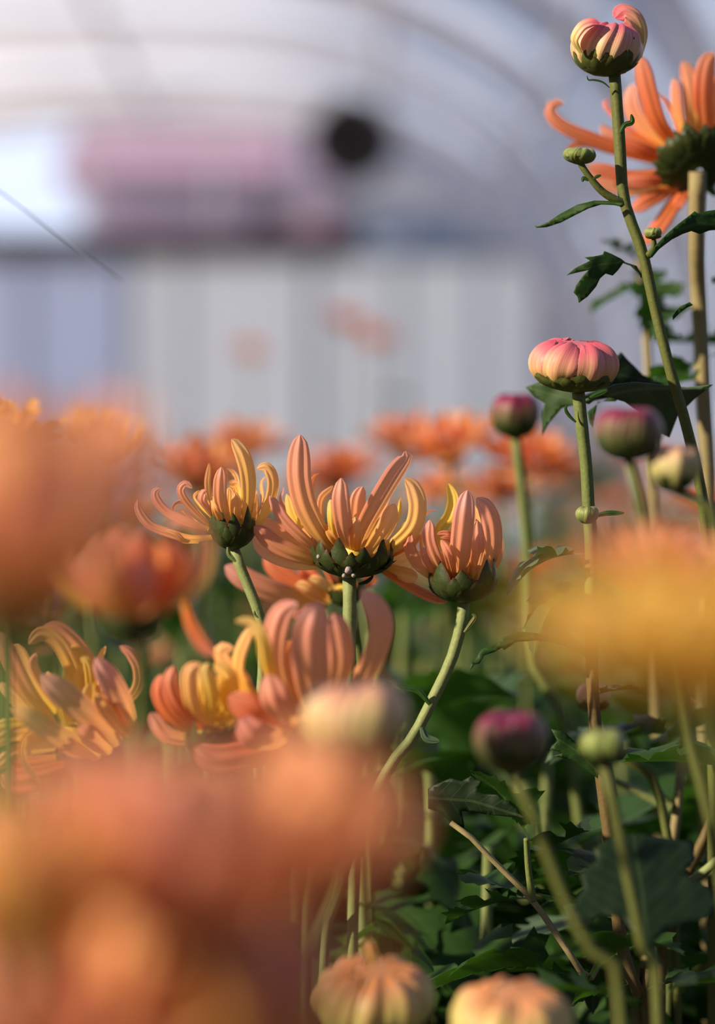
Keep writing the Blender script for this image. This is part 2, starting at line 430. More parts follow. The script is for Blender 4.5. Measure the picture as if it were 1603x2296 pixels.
def leaf_mesh(seed, wscale=1.0, droop=.5, fold=.35, wave=.06):
    rr = random.Random(seed)
    out = [(x*wscale*rr.uniform(.88, 1.12), y+rr.uniform(-.008, .008)) for x, y in HALF]
    lft = [(-x*wscale*rr.uniform(.88, 1.12), y+rr.uniform(-.008, .008)) for x, y in HALF][::-1]
    v2, f2 = cdt_leaf(out+[(0, 1)]+lft, .055, [(0, .1+.08*i) for i in range(11)])
    V = []; U = []
    for p in v2:
        x, y = p
        ang = droop*y; r = y
        yy = math.sin(ang)/max(droop, 1e-3) if droop else y
        zz = -(1-math.cos(ang))/max(droop, 1e-3) if droop else 0
        z = fold*abs(x)+wave*math.sin(y*9+seed)*abs(x)*3+wave*.5*math.sin(x*14+seed*2)-.012*math.cos(min(1, abs(x)*12)*1.57)
        V.append(Vector((x, yy-z*math.sin(ang)*-1*.6, zz+z*math.cos(ang)))); U.append((.5+x, y))
    me = bpy.data.meshes.new('leaf')
    me.from_pydata([tuple(v) for v in V], [], f2)
    ul = me.uv_layers.new(name='UVMap')
    for lp in me.loops: ul.data[lp.index].uv = U[lp.vertex_index]
    for p in me.polygons: p.use_smooth = True
    me.materials.append(leafm); me.update()
    return me
LEAVES = [leaf_mesh(i, wscale=[1, .9, 1.1, .8, 1.0, 1.15][i], droop=[.5, .9, .3, 1.3, .7, 1.0][i], fold=[.35, .5, .2, .4, .6, .3][i]) for i in range(6)]
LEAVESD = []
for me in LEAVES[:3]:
    q = me.copy(); q.materials[0] = leafshade; LEAVESD.append(q)
LEAVESG = []
for me in LEAVES[3:5]:
    q = me.copy(); q.materials[0] = leafgrey; LEAVESG.append(q)
def put_leaf(parent, base, direction, size, up=(0, 0, 1), me=None, roll=0, name='leaf'):
    d = Vector(direction).normalized(); u = Vector(up); u = u-d*u.dot(d)
    if u.length < 1e-4: u = d.orthogonal()
    u.normalize(); x = d.cross(u)
    M = Matrix((x, d, u)).transposed().to_4x4() @ Matrix.Rotation(roll, 4, 'Y')
    o = bpy.data.objects.new(name, me or R.choice(LEAVES)); col.objects.link(o)
    pw = WL[parent]
    o.parent = parent; o.matrix_local = Matrix.Translation(Vector(base)-pw) @ M @ Matrix.Scale(size, 4); WL[o] = Vector(base)
    return o
def traced_leaf(parent, outline, crop, D, mat, dfun, rib, fold=.25, step=14, name='leaf', smooth_step=True):
    """outline traced; dfun(x,y in px)->depth offset mm; rib: midrib polyline in px; fold lifts the blade away from the rib"""
    x0, y0, s = crop
    ol = [(x0+x/s, y0+y/s) for x, y in outline]; rb = [(x0+x/s, y0+y/s) for x, y in rib]
    ol2 = []
    for i in range(len(ol)):
        a = ol[i]; b = ol[(i+1) % len(ol)]; ol2.append(a)
        L_ = math.hypot(b[0]-a[0], b[1]-a[1]); k = int(L_//12)
        for j in range(1, k+1): ol2.append((a[0]+(b[0]-a[0])*j/(k+1), a[1]+(b[1]-a[1])*j/(k+1)))
    v2, f2 = cdt_leaf(ol2, step)
    V = []; U = []
    tot = sum(math.hypot(rb[i+1][0]-rb[i][0], rb[i+1][1]-rb[i][1]) for i in range(len(rb)-1))
    for p in v2:
        best = None; acc = 0
        for i in range(len(rb)-1):
            a = Vector(rb[i]); b = Vector(rb[i+1]); ab = b-a
            t = max(0, min(1, (Vector(p)-a).dot(ab)/ab.length_squared)); q = a+ab*t; d = (Vector(p)-q).length
            sg = 1 if ab.cross(Vector(p)-a) > 0 else -1
            if best is None or d < best[0]: best = (d, sg, (acc+ab.length*t)/tot)
            acc += ab.length
        d, sg, t = best
        off = dfun(p[0], p[1])*.001+fold*d*K*D*(1 if sg > 0 else -1)*.5+fold*d*K*D*.5+.0008*noise.noise(Vector((p[0]*.03, p[1]*.03, 1)))
        V.append(P(p[0], p[1], D+off)); U.append((.5+sg*d/max(tot, 1), t))
    o = mk(name, V, f2, mat, parent, U, origin=P(rb[0][0], rb[0][1], D))
    md = o.modifiers.new('thickness', 'SOLIDIFY'); md.thickness = .0003
    return o
def tiny_leaf(parent, pts, crop, D, w, mat=leafm, nrm=(0, -1, .3), depth=0, name='bract'):
    return trace(parent, pts, crop, D, w, depth=depth, mat=mat, nrm=nrm, base=.5, cup=.5, tip=.5, name=name)

C1 = (1100, 0, 3.187); C2 = (1050, 650, 2.899); C3 = (280, 930, 3.643); C4 = (500, 930, 2.357); C5 = (0, 1300, 1.603); C6 = (850, 1350, 2.129); CW = (0, 0, 1)
def cp(crop, x, y): return crop[0]+x/crop[2], crop[1]+y/crop[2]
def mum(label, gx, gy, group=None, name='chrysanthemum', cat='flower'): return thing(name, label, cat, (gx, gy, 0), group)
def head_at(t, crop, x, y, D, axis, rpx, hpx, mat=cream):
    a, b = cp(crop, x, y); base = P(a, b, D)
    return centre('flower_head', t, base, axis, rpx*K*D, hpx*K*D, mat), base

# ================================================================== 1. focused flowers
g1 = P(585, 1390, FD)
t = mum('small apricot bloom in sharp focus, left of the big central one, on slanting green stem', g1.x+.012, .72)
ax = Vector((-.08, -.05, 1)).normalized()
h, b = head_at(t, C3, 905, 900, .72, ax, 20, 30, cream); ctr = P(*cp(C3, 905, 960), .72)
for pts, w, d, mt in [
    ([(985, 930), (1012, 700), (1008, 500), (965, 330), (905, 230), (872, 198)], 128, -9, gold),
    ([(1050, 960), (1150, 810), (1212, 640), (1215, 510), (1160, 420), (1075, 440)], 105, -3, gold),
    ([(840, 920), (778, 720), (772, 560), (788, 428)], 112, -13, peach),
    ([(790, 900), (690, 720), (662, 560), (685, 398)], 88, 10, peach),
    ([(900, 880), (900, 640), (880, 500), (830, 440)], 84, 13, peach),
    ([(940, 880), (935, 700), (915, 590), (855, 580)], 60, 5, gold),
    ([(930, 880), (920, 660), (890, 560), (850, 545)], 70, 9, peach),
    ([(760, 900), (680, 790), (620, 700), (645, 622), (665, 640)], 78, -8, peach),
    ([(710, 930), (570, 800), (475, 690), (448, 610), (495, 560), (550, 600)], 72, -5, peach),
    ([(710, 950), (480, 870), (330, 790), (248, 690), (245, 620), (295, 605)], 80, 1, pink),
    ([(720, 1000), (520, 1010), (340, 960), (200, 900), (110, 780), (105, 690)], 78, 3, peach),
    ([(700, 900), (560, 760), (470, 715), (405, 745), (398, 800)], 52, 9, peach),
    ([(740, 880), (620, 760), (560, 670), (600, 622), (640, 632)], 62, 6, gold),
    ([(870, 910), (835, 760), (842, 600)], 62, -3, gold), ([(905, 900), (890, 720), (848, 592)], 60, 1, gold),
    ([(950, 900), (925, 720), (880, 620)], 60, -5, gold),
    ([(1060, 900), (1090, 760), (1078, 620)], 66, 7, peach), ([(1080, 870), (1130, 700), (1120, 560), (1150, 505)], 56, 12, peach),
    ([(745, 910), (710, 760), (712, 640)], 60, -7, gold), ([(1020, 930), (1060, 800), (1070, 660)], 62, -2, gold),
    ([(850, 900), (800, 760), (760, 640)], 64, 3, yellow), ([(960, 900), (980, 760), (970, 620)], 64, 4, yellow),
    ([(800, 930), (740, 800), (700, 700)], 70, -11, gold), ([(900, 920), (900, 780), (900, 640)], 70, -9, gold),
    ([(600, 1050), (480, 1040), (420, 990), (330, 950)], 60, -6, gold), ([(680, 950), (560, 880), (480, 800), (460, 790)], 60, 6, gold)]:
    trace(h, pts, C3, .72, w, d, mt, ctr)
calyx(h, P(*cp(C3, 885, 1092), .72), Vector((-.03, -.1, 1)), 188/3.643*K*.72, 235/3.643*K*.72, calyxm, rows=3, n=9, seed=3)
stem(t, [(*cp(C3, 890, 1085), .72, 12), (*cp(C3, 905, 1150), .72, 11), (*cp(C3, 950, 1250), .72, 9), (*cp(C3, 1030, 1450), .72, 9), (*cp(C3, 1120, 1700), .72, 10), (590, 1500, .725, 10), (578, 1660, .73, 10), (582, 1760, .74, 10), (600, 2000, .75, 11), (620, 2320, .76, 12)], stempale)
tiny_leaf(t, [(840, 1080), (850, 1140), (890, 1185), (910, 1200)], C3, .712, 40, stemg)
tiny_leaf(t, [(1090, 1660), (1062, 1630), (1058, 1600)], C3, .716, 22, stemg)
tiny_leaf(t, [(585, 1745), (565, 1755), (540, 1765)], CW, .73, 12, leafm)

t = mum('large central apricot bloom with two long upright petals, sharp, on a straight stem', P(785, 1440, .72).x, .75)
h, b = head_at(t, C4, 690, 740, .72, Vector((0, -.05, 1)), 34, 36); ctr = P(*cp(C4, 690, 790), .72)
for pts, w, d, mt in [
    ([(625, 735), (530, 660), (440, 510), (400, 360), (396, 230), (408, 106)], 126, -9, pink),
    ([(712, 735), (745, 620), (825, 470), (915, 320), (978, 225), (965, 190)], 118, -16, pink),
    ([(672, 735), (640, 610), (620, 460), (625, 335)], 94, -19, peach),
    ([(700, 700), (705, 560), (715, 450), (738, 380)], 82, -5, peach),
    ([(560, 700), (510, 560), (510, 440), (580, 374)], 76, 9, peach),
    ([(610, 720), (575, 580), (566, 448)], 58, -8, yellow),
    ([(760, 765), (900, 700), (1005, 600), (1032, 480), (1005, 380), (962, 338)], 96, -4, gold),
    ([(750, 765), (830, 660), (885, 560), (905, 470)], 100, -12, gold),
    ([(800, 740), (890, 620), (938, 520), (942, 440)], 84, 6, yellow),
    ([(545, 745), (420, 660), (310, 550), (245, 430)], 72, -6, pink),
    ([(560, 740), (450, 650), (365, 540), (335, 420)], 60, 4, yellow),
    ([(540, 790), (390, 745), (260, 680), (165, 590)], 96, -4, pink),
    ([(530, 800), (360, 785), (220, 725), (160, 640)], 70, 3, peach),
    ([(560, 770), (430, 700), (300, 620), (190, 560)], 80, 3, peach),
    ([(560, 720), (480, 560), (458, 400), (475, 330), (508, 312)], 45, 14, orange),
    ([(840, 780), (980, 700), (1050, 580), (1080, 520), (1128, 508)], 46, 12, orange),
    ([(820, 800), (930, 860), (1060, 930), (1185, 985)], 92, 6, orange),
    ([(820, 790), (940, 790), (1060, 740)], 92, 11, gold), ([(820, 800), (920, 830), (1030, 860)], 80, 4, gold),
    ([(540, 700), (400, 580), (300, 460), (320, 385)], 66, 14, pink),
    ([(650, 730), (600, 620), (590, 500)], 66, -4, gold), ([(690, 730), (665, 600), (670, 460)], 60, 6, yellow),
    ([(730, 740), (770, 620), (810, 520)], 76, 2, yellow), ([(640, 740), (570, 660), (520, 580)], 74, -5, gold),
    ([(700, 745), (700, 640), (700, 540)], 70, -14, gold), ([(590, 740), (500, 680), (420, 600)], 70, 1, gold),
    ([(780, 770), (880, 720), (960, 640), (990, 560)], 80, 3, yellow), ([(670, 730), (640, 600), (650, 500)], 60, 10, peach),
    ([(740, 730), (800, 600), (850, 500), (880, 440)], 70, 10, peach), ([(600, 730), (530, 600), (490, 520)], 60, 6, peach),
    ([(790, 775), (900, 745), (1000, 690), (1040, 630)], 66, 8, gold)]:
    trace(h, pts, C4, .72, w, d, mt, ctr)
calyx(h, P(*cp(C4, 672, 855), .72), Vector((.06, -.12, 1)), 205/2.357*K*.72, 150/2.357*K*.72, calyxm, rows=3, n=10, seed=5, flare=.16)
stem(t, [(*cp(C4, 668, 835), .72, 15), (*cp(C4, 672, 900), .72, 13), (*cp(C4, 670, 1100), .72, 12), (783, 1440, .72, 12), (790, 1600, .725, 12), (795, 1900, .735, 13), (790, 2320, .74, 14)], stempale)
def blob(parent, p, r, mat, name='cotton_tuft'):
    V = []; F = []; n = 8
    for i in range(n+1):
        a = -math.pi/2+math.pi*i/n
        for j in range(10):
            t_ = 6.283*j/10; q = Vector((math.cos(a)*math.cos(t_), math.cos(a)*math.sin(t_), math.sin(a)))
            V.append(p+q*r*(1+.3*noise.noise(q*3+p*90)))
    for i in range(n):
        for j in range(10): F.append((i*10+j, i*10+(j+1) % 10, (i+1)*10+(j+1) % 10, (i+1)*10+j))
    return mk(name, V, F, mat, parent, origin=p)
tuft = plain('pale_tuft', (.36, .30, .28), .9)
blob(t, P(*cp(C4, 662, 822), .707), 8*K*.72, tuft); blob(t, P(*cp(C4, 505, 750), .707), 5*K*.72, tuft)
blob(t, P(*cp(C4, 640, 850), .710), 5*K*.72, tuft); blob(t, P(*cp(C4, 690, 848), .710), 5*K*.72, tuft)
tiny_leaf(t, [(715, 895), (760, 880), (795, 850)], C4, .716, 22, leafshade)

t = mum('half-open incurved apricot bloom in sharp focus at the right, on a curving bare stem', P(880, 1710, .72).x-.03, .76)
h, b = head_at(t, C4, 1262, 870, .72, Vector((0, -.05, 1)), 26, 40); ctr = P(*cp(C4, 1265, 920), .72)
for pts, w, d, mt in [
    ([(1252, 890), (1255, 740), (1272, 560), (1292, 400)], 112, -16, pink),
    ([(1340, 890), (1425, 740), (1432, 600), (1395, 490), (1340, 440)], 104, -6, pink),
    ([(1320, 880), (1350, 720), (1345, 560)], 78, -11, peach),
    ([(1365, 900), (1452, 780), (1472, 700), (1470, 640)], 52, 1, peach),
    ([(1200, 900), (1130, 780), (1085, 660), (1092, 556)], 74, -10, pink),
    ([(1150, 895), (1030, 800), (980, 700), (985, 620)], 70, -3, peach),
    ([(1228, 900), (1195, 760), (1150, 662)], 56, -14, peach),
    ([(1220, 820), (1140, 640), (1195, 540), (1215, 450), (1190, 364)], 62, 13, yellow),
    ([(1240, 820), (1240, 690), (1190, 640), (1130, 632)], 46, 2, orange),
    ([(1240, 820), (1250, 720), (1210, 670), (1150, 650)], 40, -3, orange),
    ([(1140, 890), (1075, 790), (1050, 700)], 62, -6, peach), ([(1170, 895), (1120, 800), (1095, 700)], 60, -4, gold),
    ([(1370, 890), (1400, 760), (1375, 620), (1338, 550)], 66, 4, gold), ([(1300, 890), (1300, 740), (1310, 600)], 66, -7, gold),
    ([(1200, 890), (1180, 760), (1170, 700)], 60, -9, gold), ([(1350, 890), (1410, 780), (1420, 660)], 70, 3, peach),
    ([(1280, 890), (1290, 740), (1340, 600), (1330, 480)], 70, 8, peach), ([(1180, 880), (1100, 760), (1080, 640), (1120, 590)], 60, 10, peach),
    ([(1240, 880), (1220, 760), (1215, 640)], 64, 6, yellow), ([(1150, 880), (1060, 770), (1040, 670), (1060, 600)], 56, 8, gold),
    ([(1230, 860), (1200, 720), (1210, 620), (1230, 560)], 50, 9, peach)]:
    trace(h, pts, C4, .72, w, d, mt, ctr)
calyx(h, P(*cp(C4, 1270, 988), .72), Vector((-.04, -.08, 1)), 182/2.357*K*.72, 160/2.357*K*.72, calyxm, rows=3, n=8, seed=8)
stem(t, [(*cp(C4, 1272, 975), .72, 13), (*cp(C4, 1275, 1010), .72, 12), (*cp(C4, 1262, 1100), .72, 11), (1012, 1480, .72, 10), (965, 1580, .72, 10), (925, 1655, .72, 10), (880, 1710, .72, 10), (820, 1830, .725, 11), (760, 2000, .73, 12), (720, 2320, .74, 14)], stempale)
tiny_leaf(t, [(1275, 1150), (1305, 1110), (1330, 1070), (1315, 1052)], C4, .716, 26, stemd)
tiny_leaf(t, [(965, 1580), (940, 1550), (912, 1542), (890, 1535)], CW, .715, 16, leafm)
tiny_leaf(t, [(945, 1630), (958, 1655), (985, 1662)], CW, .715, 20, leafgrey)

# flower behind, leaning left
t = mum('apricot bloom lying low behind the stem of the central bloom, pink petals pointing left', P(760, 1330, .78).x, .80)
h, b = head_at(t, C4, 620, 950, .775, Vector((-.3, -.3, 1)), 26, 20); ctr = P(*cp(C4, 650, 960), .775)
for pts, w, d, mt in [
    ([(520, 1010), (300, 955), (120, 880), (10, 800)], 125, -10, pink), ([(540, 990), (380, 900), (270, 820), (222, 740)], 112, 0, orange),
    ([(570, 970), (480, 890), (400, 800)], 100, 4, orange), ([(610, 950), (560, 860), (520, 790)], 100, 6, orange),
    ([(560, 1000), (460, 940), (380, 900)], 90, -6, gold), ([(600, 970), (520, 900), (450, 870)], 80, -8, gold),
    ([(540, 1010), (440, 1040), (390, 1050), (430, 1075)], 60, -8, orange), ([(420, 960), (330, 910), (285, 880), (290, 900)], 50, 6, pink),
    ([(700, 930), (780, 880), (805, 850)], 80, 4, orange), ([(640, 940), (660, 860), (700, 800)], 90, 8, orange),
    ([(560, 960), (480, 860), (380, 800), (300, 780)], 90, 9, peach)]:
    trace(h, pts, C4, .775, w, d, mt, ctr)
calyx(h, P(*cp(C4, 680, 1000), .775), Vector((-.35, -.35, 1)), 100/2.357*K*.78, 120/2.357*K*.78, calyxm, rows=3, n=11, seed=9)
stem(t, [(*cp(C4, 690, 1010), .775, 10), (800, 1420, .78, 10), (815, 1600, .79, 11), (830, 2320, .80, 13)], stemg)

# ================================================================== 2. tall stem with buds, right
t = mum('tall green stem, upper right, with striped peach bud on top and two green side buds', P(1600, 1500, .72).x, .74, name='budding_chrysanthemum', cat='flower stem')
stem(t, [(1377, 156, .72, 13), (1383, 230, .72, 11.5), (1390, 330, .72, 12), (1400, 450, .72, 14), (1440, 565, .72, 15), (1468, 690, .72, 15), (1500, 820, .72, 15), (1540, 960, .722, 15), (1575, 1120, .725, 15), (1590, 1300, .73, 16), (1600, 1700, .74, 16), (1600, 2320, .75, 17)], stemd)
def curl_top(b, c0, M, rx, rz):
    hb = b
    trace(hb, [(1435, 130), (1443, 80), (1430, 40), (1400, 22), (1378, 40)], CW, .722, 62, -3, budpink, nrm=(1, -.9, .1), name='petal')
    trace(hb, [(1300, 120), (1284, 90), (1300, 58), (1325, 46), (1345, 52)], CW, .712, 30, -3, budpeach, nrm=(-1, -.6, .1), name='petal')
bud(t, 1359, 103, .72, 162, 128, budpeach, tilt=(.05, -.12), n=17, seed=4, cal=.56, calmat=calyxl, twist=.9, extra=curl_top)
stem(t, [(*cp(C1, 640, 1165), .717, 7), (*cp(C1, 690, 1240), .717, 7), (*cp(C1, 790, 1360), .718, 8), (*cp(C1, 900, 1430), .719, 9), (*cp(C1, 960, 1450), .72, 10)], stemd, ground=False, name='side_stem')
bud(t, *cp(C1, 637, 1108), .717, 74, 40, budgreen, tilt=(.05, -.05), n=13, seed=11, cal=0, name='side_bud')
stem(t, [(*cp(C1, 1165, 1710), .716, 5), (*cp(C1, 1165, 1770), .717, 7), (*cp(C1, 1120, 1830), .72, 8)], stemd, ground=False, name='side_stem')
bud(t, *cp(C1, 1162, 1662), .716, 38, 28, budgreen, tilt=(0, -.05), n=9, seed=12, cal=.3, calmat=calyxl, name='side_bud')
tiny_leaf(t, [(850, 625), (800, 585), (740, 570), (700, 570), (688, 540)], C1, .716, 16)
tiny_leaf(t, [(915, 520), (930, 495), (970, 485), (1015, 475)], C1, .716, 22)
tiny_leaf(t, [(925, 950), (960, 890), (1010, 870), (1005, 815)], C1, .712, 40)
tiny_leaf(t, [(700, 1290), (665, 1270), (655, 1300)], C1, .712, 30); tiny_leaf(t, [(730, 1280), (760, 1260), (790, 1250)], C1, .712, 26)
traced_leaf(t, [(950, 1450), (860, 1440), (740, 1437), (620, 1465), (500, 1530), (410, 1585), (350, 1612), (315, 1612), (330, 1628), (400, 1622), (500, 1592), (600, 1540), (700, 1490), (790, 1462), (880, 1466), (945, 1480)], C1, .718, leafm, lambda x, y: -(x-1300)*.02, [(950, 1462), (760, 1452), (560, 1530), (320, 1618)], fold=.5, step=8)
traced_leaf(t, [(1130, 1830), (1180, 1750), (1270, 1660), (1340, 1600), (1420, 1540), (1455, 1510), (1480, 1525), (1560, 1505), (1640, 1495), (1800, 1560), (1900, 1700), (1760, 1640), (1650, 1640), (1560, 1645), (1490, 1670), (1430, 1650), (1370, 1670), (1290, 1710), (1200, 1780), (1150, 1840)], C1, .715, leafm, lambda x, y: (x-1500)*.05, [(1140, 1835), (1330, 1640), (1500, 1590), (1880, 1680)], fold=.45, step=10)
traced_leaf(t, [(1075, 1960), (1040, 1900), (960, 1875), (930, 1850), (860, 1815), (810, 1795), (800, 1820), (730, 1835), (670, 1840), (710, 1862), (680, 1880), (600, 1920), (540, 1968), (610, 1950), (700, 1930), (660, 1970), (610, 2040), (592, 2090), (620, 2120), (630, 2165), (690, 2120), (750, 2050), (780, 1990), (820, 1955), (870, 1970), (910, 1930), (945, 1880), (1000, 1900), (1050, 1950), (1075, 1990)], C1, .716, leafm, lambda x, y: (1400-x)*-.04+6, [(1070, 1970), (1000, 1890), (930, 1875), (780, 1890), (560, 1960)], fold=.15, step=9)
traced_leaf(t, [(1300, 2260), (1350, 2190), (1420, 2160), (1445, 2180), (1400, 2200), (1350, 2240), (1300, 2290)], C1, .722, leafm, lambda x, y: 0, [(1290, 2290), (1440, 2175)], fold=.4, step=9)
# right orange flower
t = mum('large orange bloom seen from its side at the upper right edge, cut by the frame', P(1580, 1300, .81).x, .83)
h, b = head_at(t, C1, 1500, 1130, .80, Vector((-.05, .1, 1)), 50, 20, orange); ctr = P(*cp(C1, 1500, 1180), .80)
for pts, w, d, mt in [
    ([(1330, 1080), (1190, 880), (1110, 640), (1060, 400)], 135, -8, orange),
    ([(1300, 1170), (960, 1080), (700, 985), (510, 900), (425, 800), (455, 735), (525, 735)], 100, -3, orange),
    ([(1300, 1160), (900, 1100), (700, 1040), (570, 1060), (620, 1120)], 90, 6, orange),
    ([(1330, 1100), (1060, 880), (990, 720), (1020, 600)], 140, 4, peach), ([(1320, 1120), (1000, 960), (860, 830), (800, 740), (860, 705)], 110, 8, orange),
    ([(1300, 1150), (980, 1010), (830, 950), (790, 890)], 90, 2, peach), ([(1300, 1230), (1000, 1260), (820, 1210), (690, 1190)], 100, -2, orange),
    ([(1310, 1290), (1050, 1345), (820, 1300), (700, 1220)], 110, 2, peach), ([(1330, 1320), (1120, 1420), (1010, 1500)], 120, -6, orange),
    ([(1380, 1320), (1270, 1490), (1160, 1650), (1080, 1740)], 135, -6, orange), ([(1420, 1080), (1330, 850), (1305, 560)], 90, 2, peach),
    ([(1460, 1070), (1430, 820), (1410, 560), (1370, 440)], 120, -4, peach), ([(1560, 1060), (1530, 720), (1550, 480), (1600, 375)], 150, -6, orange),
    ([(1500, 1080), (1450, 900), (1440, 620)], 90, 10, orange), ([(1400, 1080), (1280, 800), (1220, 700), (1180, 680)], 100, 9, orange),
    ([(1700, 1080), (1760, 800), (1800, 500)], 150, -2, orange), ([(1750, 1150), (2000, 1000), (2150, 800)], 140, 0, orange), ([(1720, 1250), (1950, 1300), (2150, 1250)], 140, 0, orange),
    ([(1360, 1110), (1200, 900), (1130, 760)], 120, 3, orange), ([(1340, 1180), (1100, 1080), (900, 1000)], 100, -6, orange),
    ([(1350, 1260), (1150, 1280), (950, 1290)], 100, -6, orange), ([(1600, 1080), (1640, 800), (1650, 520)], 140, 2, peach),
    ([(1480, 1080), (1500, 850), (1480, 640)], 130, 12, orange), ([(1420, 1300), (1350, 1400), (1290, 1500)], 120, -4, orange), ([(1700, 1300), (1800, 1500), (1850, 1650)], 120, 0, orange)]:
    trace(h, pts, C1, .80, w, d, mt, ctr, base=.6)
calyx(h, P(*cp(C1, 1490, 1220), .782), Vector((-.15, .75, 1)), 270/3.187*K*.80, 150/3.187*K*.80, calyxm, rows=3, n=13, seed=21, flare=.2)
stem(t, [(*cp(C1, 1480, 1225), .782, 19), (1562, 560, .79, 16), (1566, 650, .80, 15), (1572, 760, .80, 15), (1578, 900, .80, 15), (1588, 1100, .805, 15), (1582, 1350, .81, 16), (1580, 1800, .81, 16), (1590, 2320, .81, 17)], stemt)
for (x, y), dr, sz in [((1575, 640), (.8, -.3, .3), .02), ((1574, 690), (-.9, -.4, -.1), .022), ((1577, 800), (.9, -.2, .4), .03), ((1577, 800), (-.5, .5, -.2), .03), ((1580, 850), (-.9, -.5, 0), .028)]:
    put_leaf(t, P(x, y, .80), dr, sz)
tiny_leaf(t, [(1575, 430), (1590, 420), (1606, 440)], CW, .79, 20)
# thin stem between
t = mum('blurred leafy stem standing between the two tall stems at the upper right', P(1455, 1000, .87).x, .90, name='leafy_chrysanthemum', cat='flower stem')
stem(t, [(1436, 580, .86, 10), (1441, 660, .86, 11), (1450, 760, .86, 12), (1456, 860, .86, 12), (1465, 1100, .87, 13), (1480, 2320, .88, 14)], stemt)
for (x, y), dr, sz in [((1440, 640), (-.8, -.3, -.2), .022), ((1440, 650), (.5, -.5, -.8), .024), ((1437, 590), (-.6, -.3, .5), .018), ((1450, 760), (.9, 0, .05), .035), ((1438, 580), (.2, -.6, -.9), .03)]:
    put_leaf(t, P(x, y, .86), dr, sz, me=R.choice(LEAVES))

# ================================================================== 3. second bud stem
t = mum('stem with a plump rosy pink bud in the middle right, red brown towards its foot', P(1450, 2296, .72).x, .74, name='budding_chrysanthemum', cat='flower stem')
bud(t, 1288, 812, .715, 196, 124, budpink, tilt=(.06, -.2), n=13, seed=6, cal=.42, calmat=calyxl, twist=.25, width=1.05)
stem(t, [(1297, 880, .715, 14), (1302, 930, .715, 13), (1314, 1040, .716, 13), (1320, 1140, .717, 14), (1326, 1230, .718, 14), (1325, 1400, .72, 13)], stemg, ground=False)
stem(t, [(1325, 1380, .72, 13), (1330, 1560, .72, 14), (1342, 1690, .72, 14), (1356, 1800, .72, 16), (1376, 1950, .72, 16), (1388, 2080, .72, 17), (1408, 2170, .72, 17), (1440, 2250, .72, 18), (1452, 2320, .725, 18)], stemb, name='lower_stem')
bud(t, 1316, 1152, .708, 52, 44, budgreen, n=9, seed=14, cal=0, name='side_bud')
tiny_leaf(t, [(700, 860), (660, 820), (635, 780), (640, 745)], C2, .712, 24)
tiny_leaf(t, [(790, 700), (830, 680), (905, 650)], C2, .70, 40)
tiny_leaf(t, [(1325, 1160), (1360, 1150), (1400, 1150)], CW, .712, 12)
traced_leaf(t, [(1080, 1845), (980, 1770), (900, 1700), (860, 1720), (820, 1700), (860, 1730), (790, 1690), (700, 1640), (640, 1700)][:0] or [(1345, 1720), (1310, 1700), (1290, 1665), (1262, 1640), (1235, 1635), (1250, 1662), (1232, 1680), (1262, 1688), (1240, 1695), (1280, 1702), (1300, 1716), (1340, 1745)], CW, .716, leafm, lambda x, y: 0, [(1343, 1735), (1300, 1690), (1240, 1650)], fold=.4, step=10)
# leaves round the rosy bud
traced_leaf(t, [(1300, 900), (1345, 880), (1375, 862), (1420, 856), (1480, 862), (1540, 868), (1598, 862), (1560, 890), (1520, 930), (1500, 980), (1470, 965), (1440, 930), (1400, 900), (1350, 885), (1320, 905)], CW, .728, leafgrey, lambda x, y: (y-870)*.06, [(1305, 900), (1420, 872), (1590, 866)], fold=.5, step=12)
traced_leaf(t, [(1300, 905), (1260, 915), (1230, 950), (1216, 975), (1215, 925), (1222, 905), (1200, 890), (1178, 868), (1215, 855), (1250, 850), (1290, 880)], CW, .745, leafm, lambda x, y: (1300-x)*.06, [(1300, 900), (1250, 888), (1180, 868)], fold=.2, step=10)
traced_leaf(t, [(1340, 900), (1330, 960), (1322, 948), (1316, 925), (1340, 905), (1370, 890), (1400, 885), (1380, 900)], CW, .74, leafm, lambda x, y: 0, [(1400, 887), (1325, 945)], fold=.2, step=10)
traced_leaf(t, [(1300, 890), (1350, 868), (1380, 800), (1392, 790), (1410, 810), (1440, 840), (1490, 862), (1440, 880), (1380, 890), (1320, 900)], CW, .75, leafshade, lambda x, y: (x-1300)*.05, [(1300, 895), (1390, 840), (1480, 862)], fold=.2, step=12)
# arched leaf lower middle + lower right leaf sprays on this stem
traced_leaf(t, [(1320, 1460), (1290, 1445), (1240, 1428), (1200, 1420), (1165, 1418), (1125, 1430), (1118, 1440), (1090, 1452), (1078, 1458), (1068, 1475), (1055, 1482), (1054, 1505), (1064, 1490), (1075, 1488), (1085, 1470), (1108, 1462), (1125, 1452), (1130, 1458), (1155, 1440), (1200, 1436), (1240, 1440), (1290, 1458), (1322, 1480)], CW, .712, leafm, lambda x, y: (1320-x)*-.03, [(1320, 1470), (1200, 1427), (1120, 1445), (1056, 1500)], fold=.6, step=9)
for (x, y), dr, sz, mm in [((1385, 2070), (-.4, .9, .3), .045, LEAVES[0]), ((1392, 2100), (-.4, .8, -.6), .03, LEAVESD[1]), ((1345, 1700), (.9, -.1, .1), .04, LEAVES[2]), ((1362, 1850), (-.7, .4, -.2), .035, LEAVESD[0]), ((1440, 2230), (.8, -.3, .4), .045, LEAVES[1]), ((1430, 2210), (-.8, -.2, -.1), .04, LEAVES[4]),
                           ((1376, 1950), (-.3, .9, .1), .045, LEAVES[5]), ((1326, 1240), (-.9, -.1, .15), .03, LEAVESG[0]), ((1328, 1260), (.8, -.2, .2), .028, LEAVES[3]), ((1322, 1300), (-.8, -.3, -.2), .03, LEAVES[3]), ((1330, 1560), (.7, -.2, .3), .014, LEAVESD[0])]:
    put_leaf(t, P(x, y, .72), dr, sz, me=mm)

